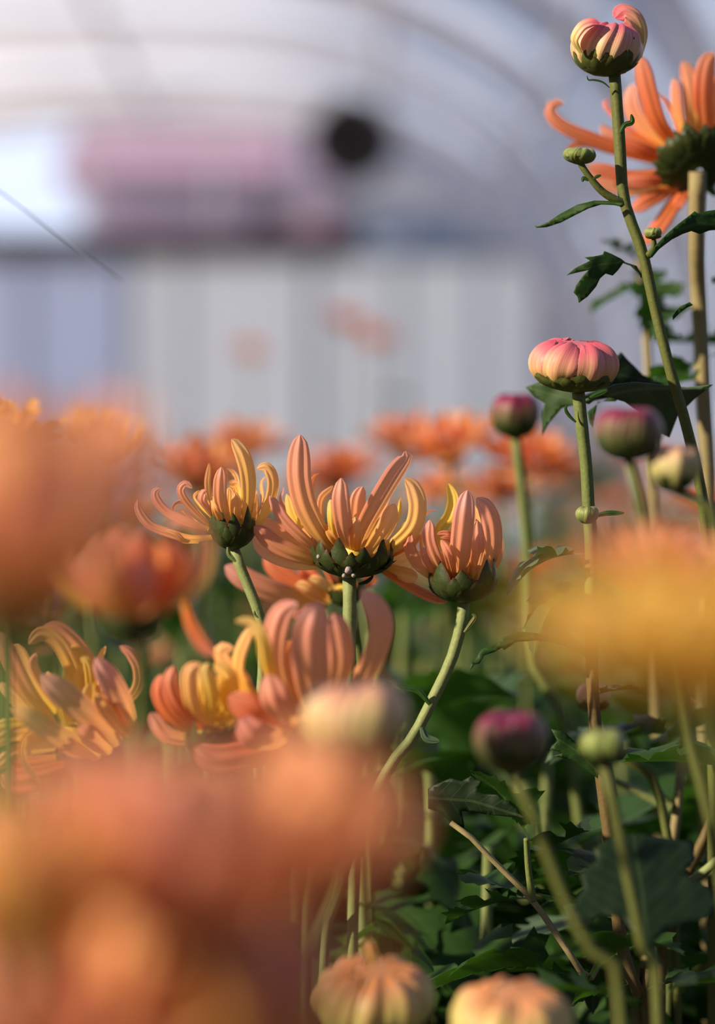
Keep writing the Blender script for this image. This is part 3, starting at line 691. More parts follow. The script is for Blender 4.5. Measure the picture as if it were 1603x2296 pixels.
# ================================================================== blurred / semi-blurred flowers built from styles
def auto_flower(label, px, py, D, size, axis, style, mats, seed, calr=.2, stempix=None, smat=stemg, calmat=calyxm, calh=.22, leaves=0, group=None, fmat=cream):
    base = P(px, py, D)
    axis = Vector(axis).normalized()
    gx = base.x+(.02 if not stempix else 0)
    t = mum(label, (P(stempix[-1][0], stempix[-1][1], stempix[-1][2]).x if stempix else base.x), D+.03, group)
    h = centre('flower_head', t, base, axis, size*calr*.7, size*calr, fmat)
    layers(h, base, axis, size, style, mats, seed)
    if calr: calyx(h, base-axis*size*calh*.55, axis, size*(calr+.06), size*calh, calmat, rows=3, n=11, seed=seed)
    s0 = base-axis*size*calh*.5
    sp = [(px, py+0, D, 12)]
    pts = [s0]; rad = [.0012]
    if stempix:
        for a, b_, c, r in stempix: pts.append(P(a, b_, c)); rad.append(r*K*c)
    else: pts.append(s0+Vector((.001, .004, -.06))); rad.append(.0012)
    pts += [Vector((WL[t].x, WL[t].y, 0))+(pts[-1]-Vector((WL[t].x, WL[t].y, 0)))*.5, Vector((WL[t].x, WL[t].y, 0))]; rad += [.0014, .002]
    V, F, U = tube(pts, rad, nseg=12*len(pts)); mk('stem', V, F, smat, t, U, origin=pts[0])
    rr = random.Random(seed+99)
    for i in range(leaves):
        f = rr.uniform(.05, .5); q = s0.lerp(Vector((WL[t].x, WL[t].y, 0)), f); a = rr.uniform(0, 6.28)
        put_leaf(t, q, (math.cos(a), math.sin(a), rr.uniform(-.2, .5)), rr.uniform(.035, .06))
    return t, h
# B  half-open with hooked petal, left, in front
tb, hb = auto_flower('out-of-focus half-open rusty bloom with hooked petal at the left, above a thick stem', 295, 1400, .52, .0200, (0, -.05, 1), CUP, [peach, orange, pink], 31, calr=.26,
            stempix=[(318, 1460, .54, 17), (318, 1640, .545, 17), (300, 2000, .56, 18)], smat=stemg, calh=.30)
trace(hb, [(370, 1370), (440, 1330), (468, 1250), (455, 1180), (400, 1160), (372, 1180)], CW, .535, 38, -4, peach, nrm=(1, -.5, 0))
trace(hb, [(200, 1370), (140, 1320), (108, 1250), (125, 1190)], CW, .545, 44, 2, peach, nrm=(-1, -.5, 0))
trace(hb, [(410, 1345), (425, 1400), (455, 1450), (480, 1470)], CW, .60, 34, 0, orange, nrm=(-.4, -1, 0))
# E traced
t = mum('pink and apricot bloom of broad upright petals in the middle, behind a pale round bud', P(720, 1700, .65).x, .66)
h, b = head_at(t, C5, 1120, 540, .65, Vector((-.2, -.1, 1)), 34, 24); ctr = P(*cp(C5, 1120, 560), .65)
for pts, w, d, mt in [
    ([(1140, 520), (1120, 350), (1115, 200), (1150, 80)], 130, -20, pink), ([(1220, 500), (1330, 330), (1375, 200), (1360, 110), (1300, 35)], 92, -14, pink),
    ([(1060, 520), (985, 340), (980, 220), (1010, 120), (1070, 85)], 92, -10, pink), ([(1040, 520), (965, 340), (940, 220), (900, 160), (845, 150)], 54, -18, yellow),
    ([(1000, 540), (860, 380), (740, 240), (680, 150), (668, 85)], 56, 8, peach), ([(1020, 520), (870, 380), (850, 290), (890, 190), (930, 180)], 56, 2, gold),
    ([(1170, 500), (1230, 320), (1225, 200), (1200, 120)], 100, -6, pink), ([(1080, 520), (1040, 380), (1030, 260), (1080, 200)], 80, 8, orange),
    ([(1020, 540), (900, 430), (800, 300), (790, 250), (840, 245)], 70, 4, gold), ([(1050, 560), (920, 500), (820, 420)], 120, -10, orange),
    ([(1060, 600), (920, 620), (780, 640), (700, 600)], 100, -8, orange), ([(1060, 580), (930, 570), (860, 500)], 110, -14, pink),
    ([(1180, 520), (1280, 400), (1300, 300)], 90, 6, peach), ([(1100, 560), (1000, 460), (960, 340)], 110, -16, peach), ([(1200, 560), (1320, 500), (1400, 430)], 90, 2, peach),
    ([(1090, 620), (1000, 620), (880, 560)], 100, -4, orange)]:
    trace(h, pts, C5, .65, w, d, mt, ctr)
calyx(h, P(*cp(C5, 1130, 640), .65), Vector((-.1, -.1, 1)), 95/1.603*K*.65, 90/1.603*K*.65, calyxm, seed=33)
stem(t, [(*cp(C5, 1130, 640), .65, 12), (715, 1750, .65, 12), (700, 2000, .655, 13), (690, 2320, .66, 14)], stemg)
# D
t = mum('small golden cup-shaped bloom with incurved yellow florets, low left of the middle', P(440, 1700, .66).x, .67)
h, b = head_at(t, C5, 740, 540, .655, Vector((0, -.2, 1)), 26, 24, yellow); ctr = P(*cp(C5, 740, 560), .655)
for pts, w, d, mt in [
    ([(750, 560), (650, 470), (610, 380), (625, 310)], 60, -10, orange), ([(740, 550), (690, 450), (680, 340), (720, 300)], 60, -12, gold),
    ([(760, 550), (760, 430), (740, 330), (750, 300)], 60, -14, yellow), ([(780, 550), (830, 450), (825, 350), (770, 300)], 60, -8, yellow),
    ([(720, 560), (620, 500), (570, 420), (580, 340)], 64, -4, orange), ([(800, 550), (880, 460), (880, 370), (840, 310)], 60, -2, gold),
    ([(770, 540), (790, 430), (790, 340)], 50, -4, yellow), ([(730, 540), (700, 430), (700, 330)], 50, -2, yellow), ([(760, 540), (740, 420), (700, 310)], 60, 4, gold),
    ([(780, 540), (850, 420), (820, 300)], 60, 6, gold), ([(700, 540), (630, 430), (610, 320)], 60, 6, orange), ([(720, 580), (600, 560), (540, 480)], 60, 0, peach), ([(790, 580), (900, 560), (960, 500)], 70, 0, orange)]:
    trace(h, pts, C5, .655, w, d, mt, ctr)
calyx(h, P(*cp(C5, 750, 625), .655), Vector((0, -.15, 1)), 85/1.603*K*.655, 90/1.603*K*.655, calyxm, seed=34)
stem(t, [(*cp(C5, 750, 620), .655, 11), (470, 1800, .66, 12), (480, 2320, .66, 13)], stemg)
# C
t = mum('spidery golden bloom with long pink-tipped quills at the left edge, yellow heart showing', P(170, 1800, .68).x, .69)
h, b = head_at(t, C5, 270, 560, .675, Vector((0, -.5, 1)), 34, 30, yellow); ctr = P(*cp(C5, 270, 580), .675)
for pts, w, d, mt in [
    ([(430, 590), (300, 470), (200, 390), (145, 345)], 92, -26, pink), ([(360, 640), (220, 570), (110, 500), (40, 462)], 76, -28, gold),
    ([(490, 560), (440, 430), (380, 330), (345, 280)], 84, -24, pink), ([(470, 560), (400, 470), (345, 405)], 66, -20, gold),
    ([(180, 520), (80, 400), (20, 280), (-20, 190)], 92, -10, peach), ([(300, 480), (260, 330), (210, 230), (150, 200), (105, 235)], 60, -4, gold),
    ([(330, 480), (320, 300), (260, 210), (200, 170), (140, 190)], 64, 2, peach), ([(220, 480), (150, 380), (115, 310), (130, 265)], 44, -4, peach),
    ([(400, 500), (490, 400), (500, 320), (470, 260), (430, 238)], 44, 0, peach), ([(260, 600), (120, 560), (90, 640), (150, 730)], 52, -10, gold),
    ([(200, 600), (90, 610), (-20, 680)], 60, -8, gold), ([(300, 480), (290, 360), (310, 290), (270, 250), (230, 260)], 44, 0, yellow),
    ([(320, 480), (330, 380), (320, 300), (290, 280)], 40, -4, yellow), ([(260, 470), (240, 380), (250, 300), (230, 270)], 40, -2, yellow),
    ([(220, 500), (180, 420), (170, 330)], 44, 2, yellow), ([(200, 530), (100, 470), (20, 400), (0, 370)], 60, 2, gold), ([(200, 560), (90, 530), (-20, 530)], 60, -4, yellow),
    ([(350, 500), (370, 400), (360, 320), (380, 240)], 50, 6, gold), ([(180, 560), (60, 560), (-30, 600)], 60, -10, gold), ([(380, 480), (340, 330), (300, 250), (250, 220)], 50, 6, gold),
    ([(200, 640), (100, 660), (0, 640)], 60, 0, orange), ([(260, 660), (160, 700), (60, 720), (0, 700)], 90, -4, orange), ([(200, 480), (100, 330), (60, 260), (20, 270)], 60, 4, gold),
    ([(300, 640), (240, 600), (160, 560)], 70, -18, peach), ([(400, 620), (330, 560), (280, 530)], 70, -18, peach), ([(360, 520), (330, 450), (330, 370)], 60, -10, yellow), ([(240, 540), (220, 460), (190, 390)], 60, -10, yellow)]:
    trace(h, pts, C5, .675, w, d, mt, ctr)
calyx(h, P(*cp(C5, 280, 680), .69), Vector((0, -.3, 1)), 90/1.603*K*.68, 90/1.603*K*.68, calyxm, seed=35)
stem(t, [(*cp(C5, 280, 680), .69, 11), (180, 1850, .69, 12), (190, 2320, .69, 13)], stemg)

# nearest, strongly blurred blooms
NB = 'strongly blurred near blooms'
auto_flower('huge blurred apricot bloom filling the left edge of the picture at mid height', 10, 1400, .28, .0225, (.05, 0, 1), CUP+[(12, .9, .95, 1.0, .4, .18, .3, .06)], [pink, peach, gold, peach], 41, calr=.24, leaves=2)
auto_flower('blurred apricot bloom on the left, above and behind the hooked half-open bloom', 120, 1190, .31, .0170, (-.1, 0, 1), OPEN+[(12, .65, 1.0, .9, .4, .2, .32, .05)], [peach, gold, pink, peach], 42, calr=.2)
auto_flower('biggest blurred peach bloom, spread across the lower left foreground', 440, 2060, .29, .0255, (.0, -.05, 1), OPEN+[(12, .3, 1.05, .8, .3, .2, .3, .05)], [pink, peach, pink, peach], 43, calr=.24, leaves=1)
auto_flower('blurred peach bloom under the spidery golden one, partly behind the biggest blurred bloom', 170, 2010, .42, .020, (-.2, -.1, 1), OPEN, [pink, peach, pink, peach], 71, calr=.24)
auto_flower('blurred orange bloom low in the left half, between bigger blurred blooms', 330, 2200, .41, .019, (.1, -.1, 1), OPEN, [peach, orange, gold], 72, calr=.24)
auto_flower('blurred orange bloom right of the biggest foreground bloom, left of the serrated leaf', 770, 1950, .33, .0155, (.1, -.05, 1), CUP, [orange, peach, peach], 44, calr=.24, leaves=1, stempix=[(700, 2120, .33, 14), (560, 2450, .33, 15)])
auto_flower('blurred golden yellow bloom at the lower left edge', 30, 2100, .27, .015, (0, 0, 1), CUP, [yellow, gold, gold], 45, calr=.24)
auto_flower('blurred apricot bloom in the bottom left corner', 60, 2480, .28, .024, (.1, -.1, 1), OPEN, [pink, peach, pink, peach], 46, calr=.24)
auto_flower('blurred peach bloom low on the left, between the corner bloom and the biggest one', 250, 2330, .32, .021, (0, 0, 1), OPEN, [peach, gold, orange], 50, calr=.24)
auto_flower('blurred dull rose bloom at the bottom edge, left of the striped pumpkin-shaped bud', 510, 2450, .30, .023, (.1, 0, 1), CUP, [budcream, pink, gold], 47, calr=.26)
auto_flower('huge blurred yellow bloom at the right edge of the picture', 1560, 1560, .28, .0185, (-.05, -.05, 1), OPEN+[(12, .3, 1.0, .8, .3, .2, .3, .05)], [yellow, yellow, yellow], 48, calr=.2, calmat=calyxl, stempix=[(1700, 1800, .27, 24), (1800, 2320, .27, 24)], smat=stemd)
auto_flower('blurred orange pink bloom peeking over the huge yellow one at the right', 1500, 1330, .47, .017, (.1, 0, 1), OPEN, [peach, orange, pink], 49, calr=.2, stempix=[(1620, 1650, .47, 12), (1720, 2320, .47, 12)], smat=stemd)

def bud_stem(label, px, py, D, w, hh, mat, pix, seed, tilt=(0, -.05), cal=.45, calmat=calyxm, n=11, leaves=(), smat=stemd, extra=None, gx=None):
    t = mum(label, P(pix[-1][0], 0, D).x if gx is None else gx, D+.02, name='budding_chrysanthemum', cat='flower bud')
    bud(t, px, py, D, w, hh, mat, tilt=tilt, n=n, seed=seed, cal=cal, calmat=calmat, extra=extra)
    stem(t, [(px, py+hh*.48, D, 11)]+[(a, b, D, r) for a, b, r in pix], smat)
    for (x, y), dr, sz in leaves: put_leaf(t, P(x, y, D), dr, sz)
    return t
bud_stem('pale cream and pink round bud in front of the broad-petalled pink bloom', 795, 1605, .53, 230, 190, budcream, [(795, 1760, 12), (765, 2000, 12), (680, 2170, 13), (600, 2400, 13)], 51, cal=.35, calmat=calyxl)
bud_stem('dark purple bud behind the leaf left of the rosy bud', 1155, 925, .86, 108, 108, budpurple, [(1165, 1050, 11), (1180, 1200, 16), (1200, 1500, 16), (1270, 1640, 15), (1330, 2320, 16)], 52, smat=stemg)
bud_stem('blurred bud with a crimson top, right of the rosy bud and just below it', 1408, 965, .60, 150, 130, budpurple, [(1430, 1100, 10), (1465, 1300, 11), (1530, 1600, 11), (1640, 2320, 11)], 53)
bud_stem('blurred green and pink bud at the right, lower than the crimson topped one', 1510, 1045, .60, 120, 110, budcream, [(1560, 1150, 10), (1620, 1250, 12), (1680, 2320, 12)], 54, cal=.6)
bud_stem('dark magenta bud low in the right half on a blurred green stem', 1145, 1655, .57, 158, 150, budpurple, [(1180, 1790, 15), (1240, 1950, 16), (1310, 2120, 17), (1400, 2400, 17)], 55, gx=.075, smat=stemd)
bud_stem('small grey green bud right of the dark magenta bud', 1352, 1670, .60, 98, 88, budgreen, [(1375, 1800, 13), (1405, 1950, 14), (1445, 2150, 15), (1480, 2400, 15)], 56, gx=.085, smat=stemd)
bud_stem('small pale bud tucked under the huge yellow bloom', 1330, 1560, .76, 78, 68, budcream, [(1345, 1640, 8), (1400, 1700, 9), (1480, 1790, 11), (1520, 2320, 12)], 57)
def tuft_top(b, c0, M, rx, rz):
    trace(b, [(838, 2165), (833, 2145), (826, 2122), (815, 2112)], CW, .603, 26, -1, gold, nrm=(0, -1, .2), name='petal')
bud_stem('striped pumpkin-shaped yellow and pink bud at the bottom edge with one petal sticking up', 838, 2238, .61, 262, 190, budpumpkin, [(838, 2400, 14), (850, 2600, 15)], 58, n=14, cal=.2, calmat=calyxl, tilt=(0, -.3), extra=tuft_top)
bud_stem('pinkish orange bud cut by the bottom edge, right of the pumpkin-shaped bud', 1145, 2290, .575, 270, 190, budpumpkin, [(1145, 2460, 14), (1160, 2700, 15)], 59, n=13, cal=.2, calmat=calyxl, tilt=(0, -.2))

# diagonal bare stem, serrated leaf
t = mum('bare diagonal stem crossing the lower right greenery, serrated leaf at its top', P(1400, 0, .74).x, .76, name='leafy_chrysanthemum', cat='flower stem')
stem(t, [(1010, 1845, .712, 6), (1045, 1868, .712, 9), (1110, 1935, .712, 10), (1190, 2015, .712, 12), (1250, 2100, .712, 11), (1312, 2195, .712, 12), (1380, 2320, .74, 13)], stemt)
stem(t, [(1180, 1880, .708, 6), (1185, 1950, .710, 7), (1195, 2020, .712, 9)], stemg, ground=False, name='side_stem')
traced_leaf(t, [(960, 1768), (975, 1760), (1010, 1745), (1035, 1752), (1055, 1740), (1064, 1748), (1082, 1750), (1070, 1775), (1080, 1780), (1118, 1782), (1122, 1792), (1142, 1795), (1150, 1808), (1160, 1812), (1163, 1824), (1180, 1835), (1130, 1830), (1090, 1825), (1058, 1818), (1035, 1818), (1042, 1856), (1010, 1842), (985, 1820), (960, 1812)], CW, .712, leafshade, lambda x, y: (x-1000)*-.03, [(960, 1788), (1060, 1795), (1180, 1833)], fold=.3, step=10)
for (x, y), dr, sz, mm in [((1190, 2012), (-.8, .6, -.1), .032, LEAVES[0]), ((1195, 2015), (-.5, .8, .2), .035, LEAVES[2]), ((1210, 2040), (.5, .8, .2), .035, LEAVES[1]), ((1182, 1890), (-.3, -.2, .8), .03, LEAVES[4]), ((1300, 2180), (-.8, .2, .2), .06, LEAVES[5]), ((1312, 2195), (.3, -.3, .6), .04, LEAVES[3])]:
    put_leaf(t, P(x, y, .712), dr, sz, me=mm)
t = mum('thick pale brown woody stem at the lower right with two thin side shoots', P(1440, 0, .78).x, .80, name='leafy_chrysanthemum', cat='flower stem')
stem(t, [(1543, 1560, .77, 9), (1535, 1660, .77, 13), (1524, 1750, .77, 18), (1512, 1870, .77, 24), (1480, 2030, .78, 22), (1445, 2180, .78, 20), (1425, 2320, .78, 20)], stemt)
stem(t, [(1380, 1750, .768, 6), (1430, 1778, .768, 9), (1475, 1800, .768, 10), (1505, 1812, .768, 12)], stempale, ground=False, name='side_stem')
stem(t, [(1415, 1690, .764, 5), (1450, 1730, .766, 7), (1480, 1780, .768, 9), (1500, 1800, .769, 10)], stempale, ground=False, name='side_stem')
for (x, y), dr, sz, mm in [((1420, 1690), (-.6, -.1, .4), .03, LEAVESG[0]), ((1420, 1700), (.7, -.1, .5), .035, LEAVES[2]), ((1540, 1640), (-.9, -.2, .05), .045, LEAVESD[0]), ((1540, 1650), (.8, -.2, .1), .05, LEAVES[1]), ((1500, 1930), (.6, -.4, .1), .055, LEAVESD[2]), ((1470, 2100), (-.8, -.3, .3), .05, LEAVESG[1]), ((1450, 2200), (.8, .1, .3), .06, LEAVES[0])]:
    put_leaf(t, P(x, y, .77), dr, sz, me=mm)
t = mum('slanting brown green stem at the right edge near the bottom', P(1500, 0, .75).x+.005, .77, name='leafy_chrysanthemum', cat='flower stem')
stem(t, [(1640, 1760, .75, 12), (1603, 1830, .75, 12), (1570, 1900, .75, 12), (1540, 1960, .75, 12), (1505, 2060, .755, 13), (1480, 2320, .76, 14)], stemb)
stem(t, [(1640, 1900, .74, 11), (1590, 1945, .742, 11), (1550, 1975, .745, 10), (1535, 1990, .75, 9)], stempale, ground=False, name='side_stem')
for (x, y), dr, sz, mm in [((1600, 1840), (.5, -.3, -.5), .03, LEAVESG[0]), ((1540, 1970), (-.6, -.5, .3), .05, LEAVESD[0]), ((1530, 2000), (.6, -.5, .1), .05, LEAVESD[1])]:
    put_leaf(t, P(x, y, .745), dr, sz, me=mm)
# big shaded leaf
t = mum('slender stem carrying a broad dark shaded leaf in the lower right corner', P(1420, 0, .65).x, .67, name='leafy_chrysanthemum', cat='flower stem')
traced_leaf(t, [(1440, 2120), (1400, 2060), (1350, 2050), (1300, 2080), (1285, 2030), (1310, 1990), (1300, 1960), (1340, 1930), (1330, 1905), (1370, 1880), (1430, 1870), (1490, 1880), (1550, 1890), (1560, 1930), (1530, 1960), (1590, 1990), (1610, 2020), (1590, 2060), (1540, 2070), (1500, 2080), (1460, 2120)], CW, .64, leafshade, lambda x, y: (2000-y)*.10, [(1450, 2120), (1440, 2000), (1420, 1880)], fold=.2, step=14)
stem(t, [(1450, 2115, .64, 6), (1470, 2320, .65, 8)], stemg)
for (x, y), dr, sz, mm in [((1460, 2250), (.7, -.3, .5), .04, LEAVESD[1]), ((1465, 2290), (-.8, -.2, .6), .04, LEAVES[1])]:
    put_leaf(t, P(x, y, .65), dr, sz, me=mm)

# ================================================================== background blooms, each placed
BG = [('orange bloom behind and left of the rosy bud', 1010, 1030, 1.08, .034, [orange, orange, peach]), ('bright orange bloom just left of the rosy bud stem, behind it', 1180, 1050, 1.05, .030, [orange, orange, pink]),
      ('blurred salmon bloom above the gap between the central and right blooms', 900, 1010, 1.20, .030, [pink, orange, peach]), ('blurred pink bloom above and left of the small pale bloom', 545, 1020, 1.25, .034, [pink, peach, orange]),
      ('blurred dusky bloom right behind the two long petals of the central bloom', 760, 1090, 1.30, .036, [pink, orange, orange]), ('blurred salmon bloom standing behind the right incurved bloom', 985, 1110, 1.15, .022, [pink, peach]),
      ('blurred bloom left of centre behind the large foreground blur', 440, 1090, 1.15, .036, [pink, peach, orange]), ('small orange bloom low behind the rosy bud stem', 1120, 1110, 1.12, .022, [orange, peach]),
      ('blurred peach bloom near the left edge, upper row', 220, 1030, 1.3, .040, [peach, gold]), ('blurred peach bloom at the left edge with curled tips', 5, 990, .60, .020, [peach, gold]),
      ('rust orange bloom standing high and far away before the pale end wall', 780, 735, 2.6, .035, [orange, orange]), ('second rust bloom far away, right of and below the high one', 845, 770, 2.7, .032, [orange, pink]),
      ('faint pink bloom far away left of the high rust bloom', 560, 800, 2.8, .030, [pink, pink])]
for i, (lb, px, py, D, S, mts) in enumerate(BG):
    auto_flower(lb, px, py, D, S*.68, (R.uniform(-.3, .3), R.uniform(-.4, .1), 1), FLAT if i % 2 else OPEN, mts, 60+i, calr=.22, leaves=5, smat=stemg)

# ================================================================== leafy plants of the bed (copied)
def far_plant(kind, seed):
    rr = random.Random(seed)
    t = thing('chrysanthemum_plant', 'blurred leafy chrysanthemum plant of the bed behind the sharp blooms', 'plant', (0, 0, 0), 'leafy plants filling the flower bed')
    hgt = .78
    for k in range(3 if kind < 2 else 2):
        a = rr.uniform(0, 6.28); tx, ty = .035*math.cos(a), .035*math.sin(a)
        top = Vector((tx, ty, hgt*rr.uniform(.9, 1.0)))
        V, F, U = tube([(0, 0, 0), (tx*.3, ty*.3, hgt*.4), top], [.003, .0025, .0018], nseg=14, ns=6); mk('stem', V, F, stemg, t, U, origin=(0, 0, 0))
        for j in range(15 if kind < 2 else 8):
            f = rr.uniform(.5, .99); q = Vector((tx*f, ty*f, top.z*f)); b = rr.uniform(0, 6.28)
            put_leaf(t, q, (math.cos(b), math.sin(b), rr.uniform(-.3, .6)), rr.uniform(.05, .085), me=LEAVES[rr.randrange(6)] if kind != 1 else LEAVESD[rr.randrange(3)])
        if kind >= 1 and kind != 4:
            Vs = []; Fs = []; Us = []; S = .024; base = top; axs = Vector((rr.uniform(-.3, .3), rr.uniform(-.3, .3), 1)).normalized()
            for (n, th, L_, curl, hook, r0, w, z0) in OPEN:
                off = rr.uniform(0, 6)
                for jj in range(n):
                    v, f_, u = petal_auto(None, base, axs, off+6.283*jj/n, th+rr.uniform(-.15, .15), S*L_*rr.uniform(.85, 1.1), S*w, curl, hook, S*r0, None, z0=S*z0, nv=8, nu=5, raw=True)
                    kk = len(Vs); Vs.extend(v); Us.extend(u); Fs.extend(tuple(i+kk for i in q_) for q_ in f_)
            mk('flower_head', Vs, Fs, [orange, peach, pink, orange][kind % 4], t, Us, origin=base)
    return t
def copy_tree(o, parent=None):
    c = o.copy(); col.objects.link(c); c.parent = parent
    for ch in o.children:
        copy_tree(ch, c)
    return c
bpy.context.view_layer.update()
protos = [far_plant(0, 1), far_plant(1, 2), far_plant(2, 3), far_plant(3, 4), far_plant(0, 5), far_plant(2, 6)]
rr = random.Random(12)
used = set()
def place(k, x, y, s, zs=1.0):
    p = protos[k]
    if k in used: p = copy_tree(p)
    used.add(k)
    p.location = (x, y, 0); p.rotation_euler = (0, 0, rr.uniform(0, 6.28)); p.scale = (s, s, s*zs)
    return p
# dense greens just behind the focus plane (tops stay under the flowers)
for row, (y, topz, x0, x1, n, kinds) in enumerate([(.84, .745, -.10, .17, 7, (0, 4)), (.93, .755, -.14, .18, 8, (0, 4)), (1.06, .765, -.18, .20, 8, (0, 4, 4)), (1.25, .775, -.22, .24, 8, (0, 4, 1)), (1.5, .79, -.26, .28, 9, (4, 0, 0, 2)),
                                                  (1.85, .81, -.32, .34, 10, (1, 0, 4, 3)), (2.3, .83, -.4, .42, 10, (0, 2, 4, 0)), (2.9, .84, -.5, .5, 11, (1, 2, 3, 5)), (3.6, .86, -.62, .6, 11, (2, 3, 5, 0)), (4.5, .88, -.75, .75, 11, (2, 3, 5, 1)), (5.6, .9, -.9, .9, 10, (2, 3, 5, 1))]):
    for i in range(n):
        x = x0+(x1-x0)*(i+rr.uniform(.2, .8))/n
        place(rr.choice(kinds), x, y+rr.uniform(-.04, .04)*(1+row*.3), (topz*rr.uniform(.93, 1.04))/.78)
# fine wire
t = thing('support_wire', 'thin pale wire slanting down across the upper left of the picture', 'wire', P(-60, 385, .80))
V, F, U = tube([P(-60, 385, .80), P(270, 630, .84)], [.00022, .00022], nseg=6, ns=6, ribs=0); mk('wire_strand', V, F, wirem, t, U)
V, F, U = tube([P(-60, 385, .80), P(-60, 385, .80)+Vector((-.02, 0, -.98))], [.004, .004], nseg=4, ns=8, ribs=0); mk('post', V, F, wirem, t, U)

# ================================================================== the tunnel
EY = 15.0; CXT = -1.19; HW = 2.42; APEX = H+878*K*EY
def box(name, c, s, mat, parent=None, kind=True, rot=0):
    x, y, z = [v/2 for v in s]; V = [Vector((a*x, b*y, d*z)) for a in (-1, 1) for b in (-1, 1) for d in (-1, 1)]
    if rot: V = [Matrix.Rotation(rot, 3, 'Y') @ v for v in V]
    V = [v+Vector(c) for v in V]
    F = [(0, 1, 3, 2), (4, 6, 7, 5), (0, 4, 5, 1), (2, 3, 7, 6), (0, 2, 6, 4), (1, 5, 7, 3)]
    o = mk(name, V, F, mat, parent, smooth=False, origin=c)
    if kind and parent is None: o['kind'] = 'structure'
    return o
def arch(t):  # t 0..pi right to left; vertical legs below 1.0 m
    e = .78
    c, s = math.cos(t), math.sin(t)
    return CXT+HW*math.copysign(abs(c)**e, c), 1.1+(APEX-1.1)*abs(s)**e
AP = [(CXT+HW, 0)]+[arch(math.pi*i/40) for i in range(41)]+[(CXT-HW, 0)]
V = []; F = []; U = []
hoops = (6.0, 7.5, 9.0, 10.5, 12.0, 13.5)
ys = sorted([5.5, EY]+[h_+d_ for h_ in hoops for d_ in (-.42, -.10)]+[h_+.4 for h_ in hoops])
stripm, N_, L_n = newmat('added_bright_strip')  # added see-through strips beside the hoops, so sky shows as bright arcs
ta = N_.new('ShaderNodeBsdfTransparent'); ta.inputs[0].default_value = (.95, .95, 1, 1); tb_ = N_.new('ShaderNodeBsdfTranslucent'); tb_.inputs[0].default_value = (.95, .95, .97, 1)
mm_ = N_.new('ShaderNodeMixShader'); mm_.inputs[0].default_value = .45; L_n.new(ta.outputs[0], mm_.inputs[1]); L_n.new(tb_.outputs[0], mm_.inputs[2])
oo_ = N_.new('ShaderNodeOutputMaterial'); L_n.new(mm_.outputs[0], oo_.inputs[0])
for y in ys:
    for i, (x, z) in enumerate(AP): V.append((x+.03*math.copysign(1, x-CXT), y, z+.02+.01*math.sin(y*4+i)))
n = len(AP)
for i in range(len(ys)-1):
    for j in range(n-1): F.append((i*n+j, i*n+j+1, (i+1)*n+j+1, (i+1)*n+j))
o = mk('ceiling', V, F, film, None); o['kind'] = 'structure'
o.data.materials.append(stripm)
for p_ in o.data.polygons:
    yc = p_.center[1]+WL[o].y
    if any(h_-.42 < yc < h_-.10 for h_ in hoops): p_.material_index = 1
tn = 0
def trim(V, F, mat, U=None):
    global tn
    tn += 1; o = mk('trim_%d' % tn, V, F, mat, None, U); o['kind'] = 'structure'; return o
for y in (6.0, 7.5, 9.0, 10.5, 12.0, 13.5, 14.93):
    V, F, U = tube([(x, y, z) for x, z in AP], [.03, .03], nseg=90, ns=8, ribs=0); trim(V, F, steel, U)
for k in (4, 9, 14, 20, 26, 31):
    x, z = AP[1+k]; V, F, U = tube([(x*.995, 5.5, z-.05), (x*.995, EY, z-.05)], [.025, .025], nseg=4, ns=8, ribs=0); trim(V, F, steel, U)
# braces seen upper left
V, F, U = tube([(CXT-1.6, 12, 2.6), (CXT+.4, 13.5, APEX-.1)], [.02, .02], nseg=4, ns=8, ribs=0); trim(V, F, steel, U)
# end wall : beam, posts, lower panels, upper panes
bz = H+603*K*EY
def X(px, D=EY): return (px-801.5)*K*D
def Z(py, D=EY): return H-(py-1148)*K*D
o = box('trim_20', ((X(-450)+X(800))/2, EY-.02, Z(552)), (X(800)-X(-450), .12, .17), darkm)
o = box('trim_21', ((X(800)+X(1230))/2, EY-.02, Z(575)), (X(1230)-X(800), .07, .05), greyp)
panels = [(-450, 60, filmb), (60, 290, filmb), (290, 410, filmw), (410, 700, filmw), (700, 900, filmw), (900, 1080, filmw), (1080, 1200, filmw), (1200, 1372, film)]
for i, (a, b_, mt) in enumerate(panels):
    o = box('wall_back' if i == 0 else 'wall_back.%03d' % i, ((X(a)+X(b_))/2, EY, Z(560)/2), (X(b_)-X(a)-.01, .02, Z(560)), mt)
for i, a in enumerate((60, 290, 410, 700, 900, 1080, 1200)):
    box('trim_%d' % (30+i), (X(a), EY-.03, Z(560)/2), (.05 if a in (290, 700) else .03, .05, Z(560)), greyp)
# upper gable panes between the beam and the arch
def arch_z(x):
    u = min(1, abs((x-CXT)/HW)); t_ = math.acos(u**(1/.78)); return 1.1+(APEX-1.1)*math.sin(t_)**.78
pc = [-450, -150, 190, 480, 690, 900, 1060, 1180, 1250]
for i in range(len(pc)-1):
    a, b_ = X(pc[i]), X(pc[i+1]); V = []; n = 8
    for s in range(n+1):
        x = a+(b_-a)*s/n; V.append((x, EY, Z(552))); V.append((x, EY, max(Z(552), arch_z(x))))
    F = [(2*s, 2*s+2, 2*s+3, 2*s+1) for s in range(n)]
    o = mk('window_%d' % (i+1), V, F, glass, None, smooth=False); o['kind'] = 'structure'
    md = o.modifiers.new('t', 'SOLIDIFY'); md.thickness = .006
for i, a in enumerate(pc[1:-1]):
    zz = arch_z(X(a)); box('trim_%d' % (40+i), (X(a), EY, (Z(552)+zz)/2), (.035, .03, zz-Z(552)), steel)
for i, py in enumerate((320, 440)):
    xa = -450; xb = 1060 if py == 320 else 1180
    box('trim_%d' % (50+i), ((X(xa)+X(xb))/2, EY, Z(py)), (X(xb)-X(xa), .025, .025), steel)
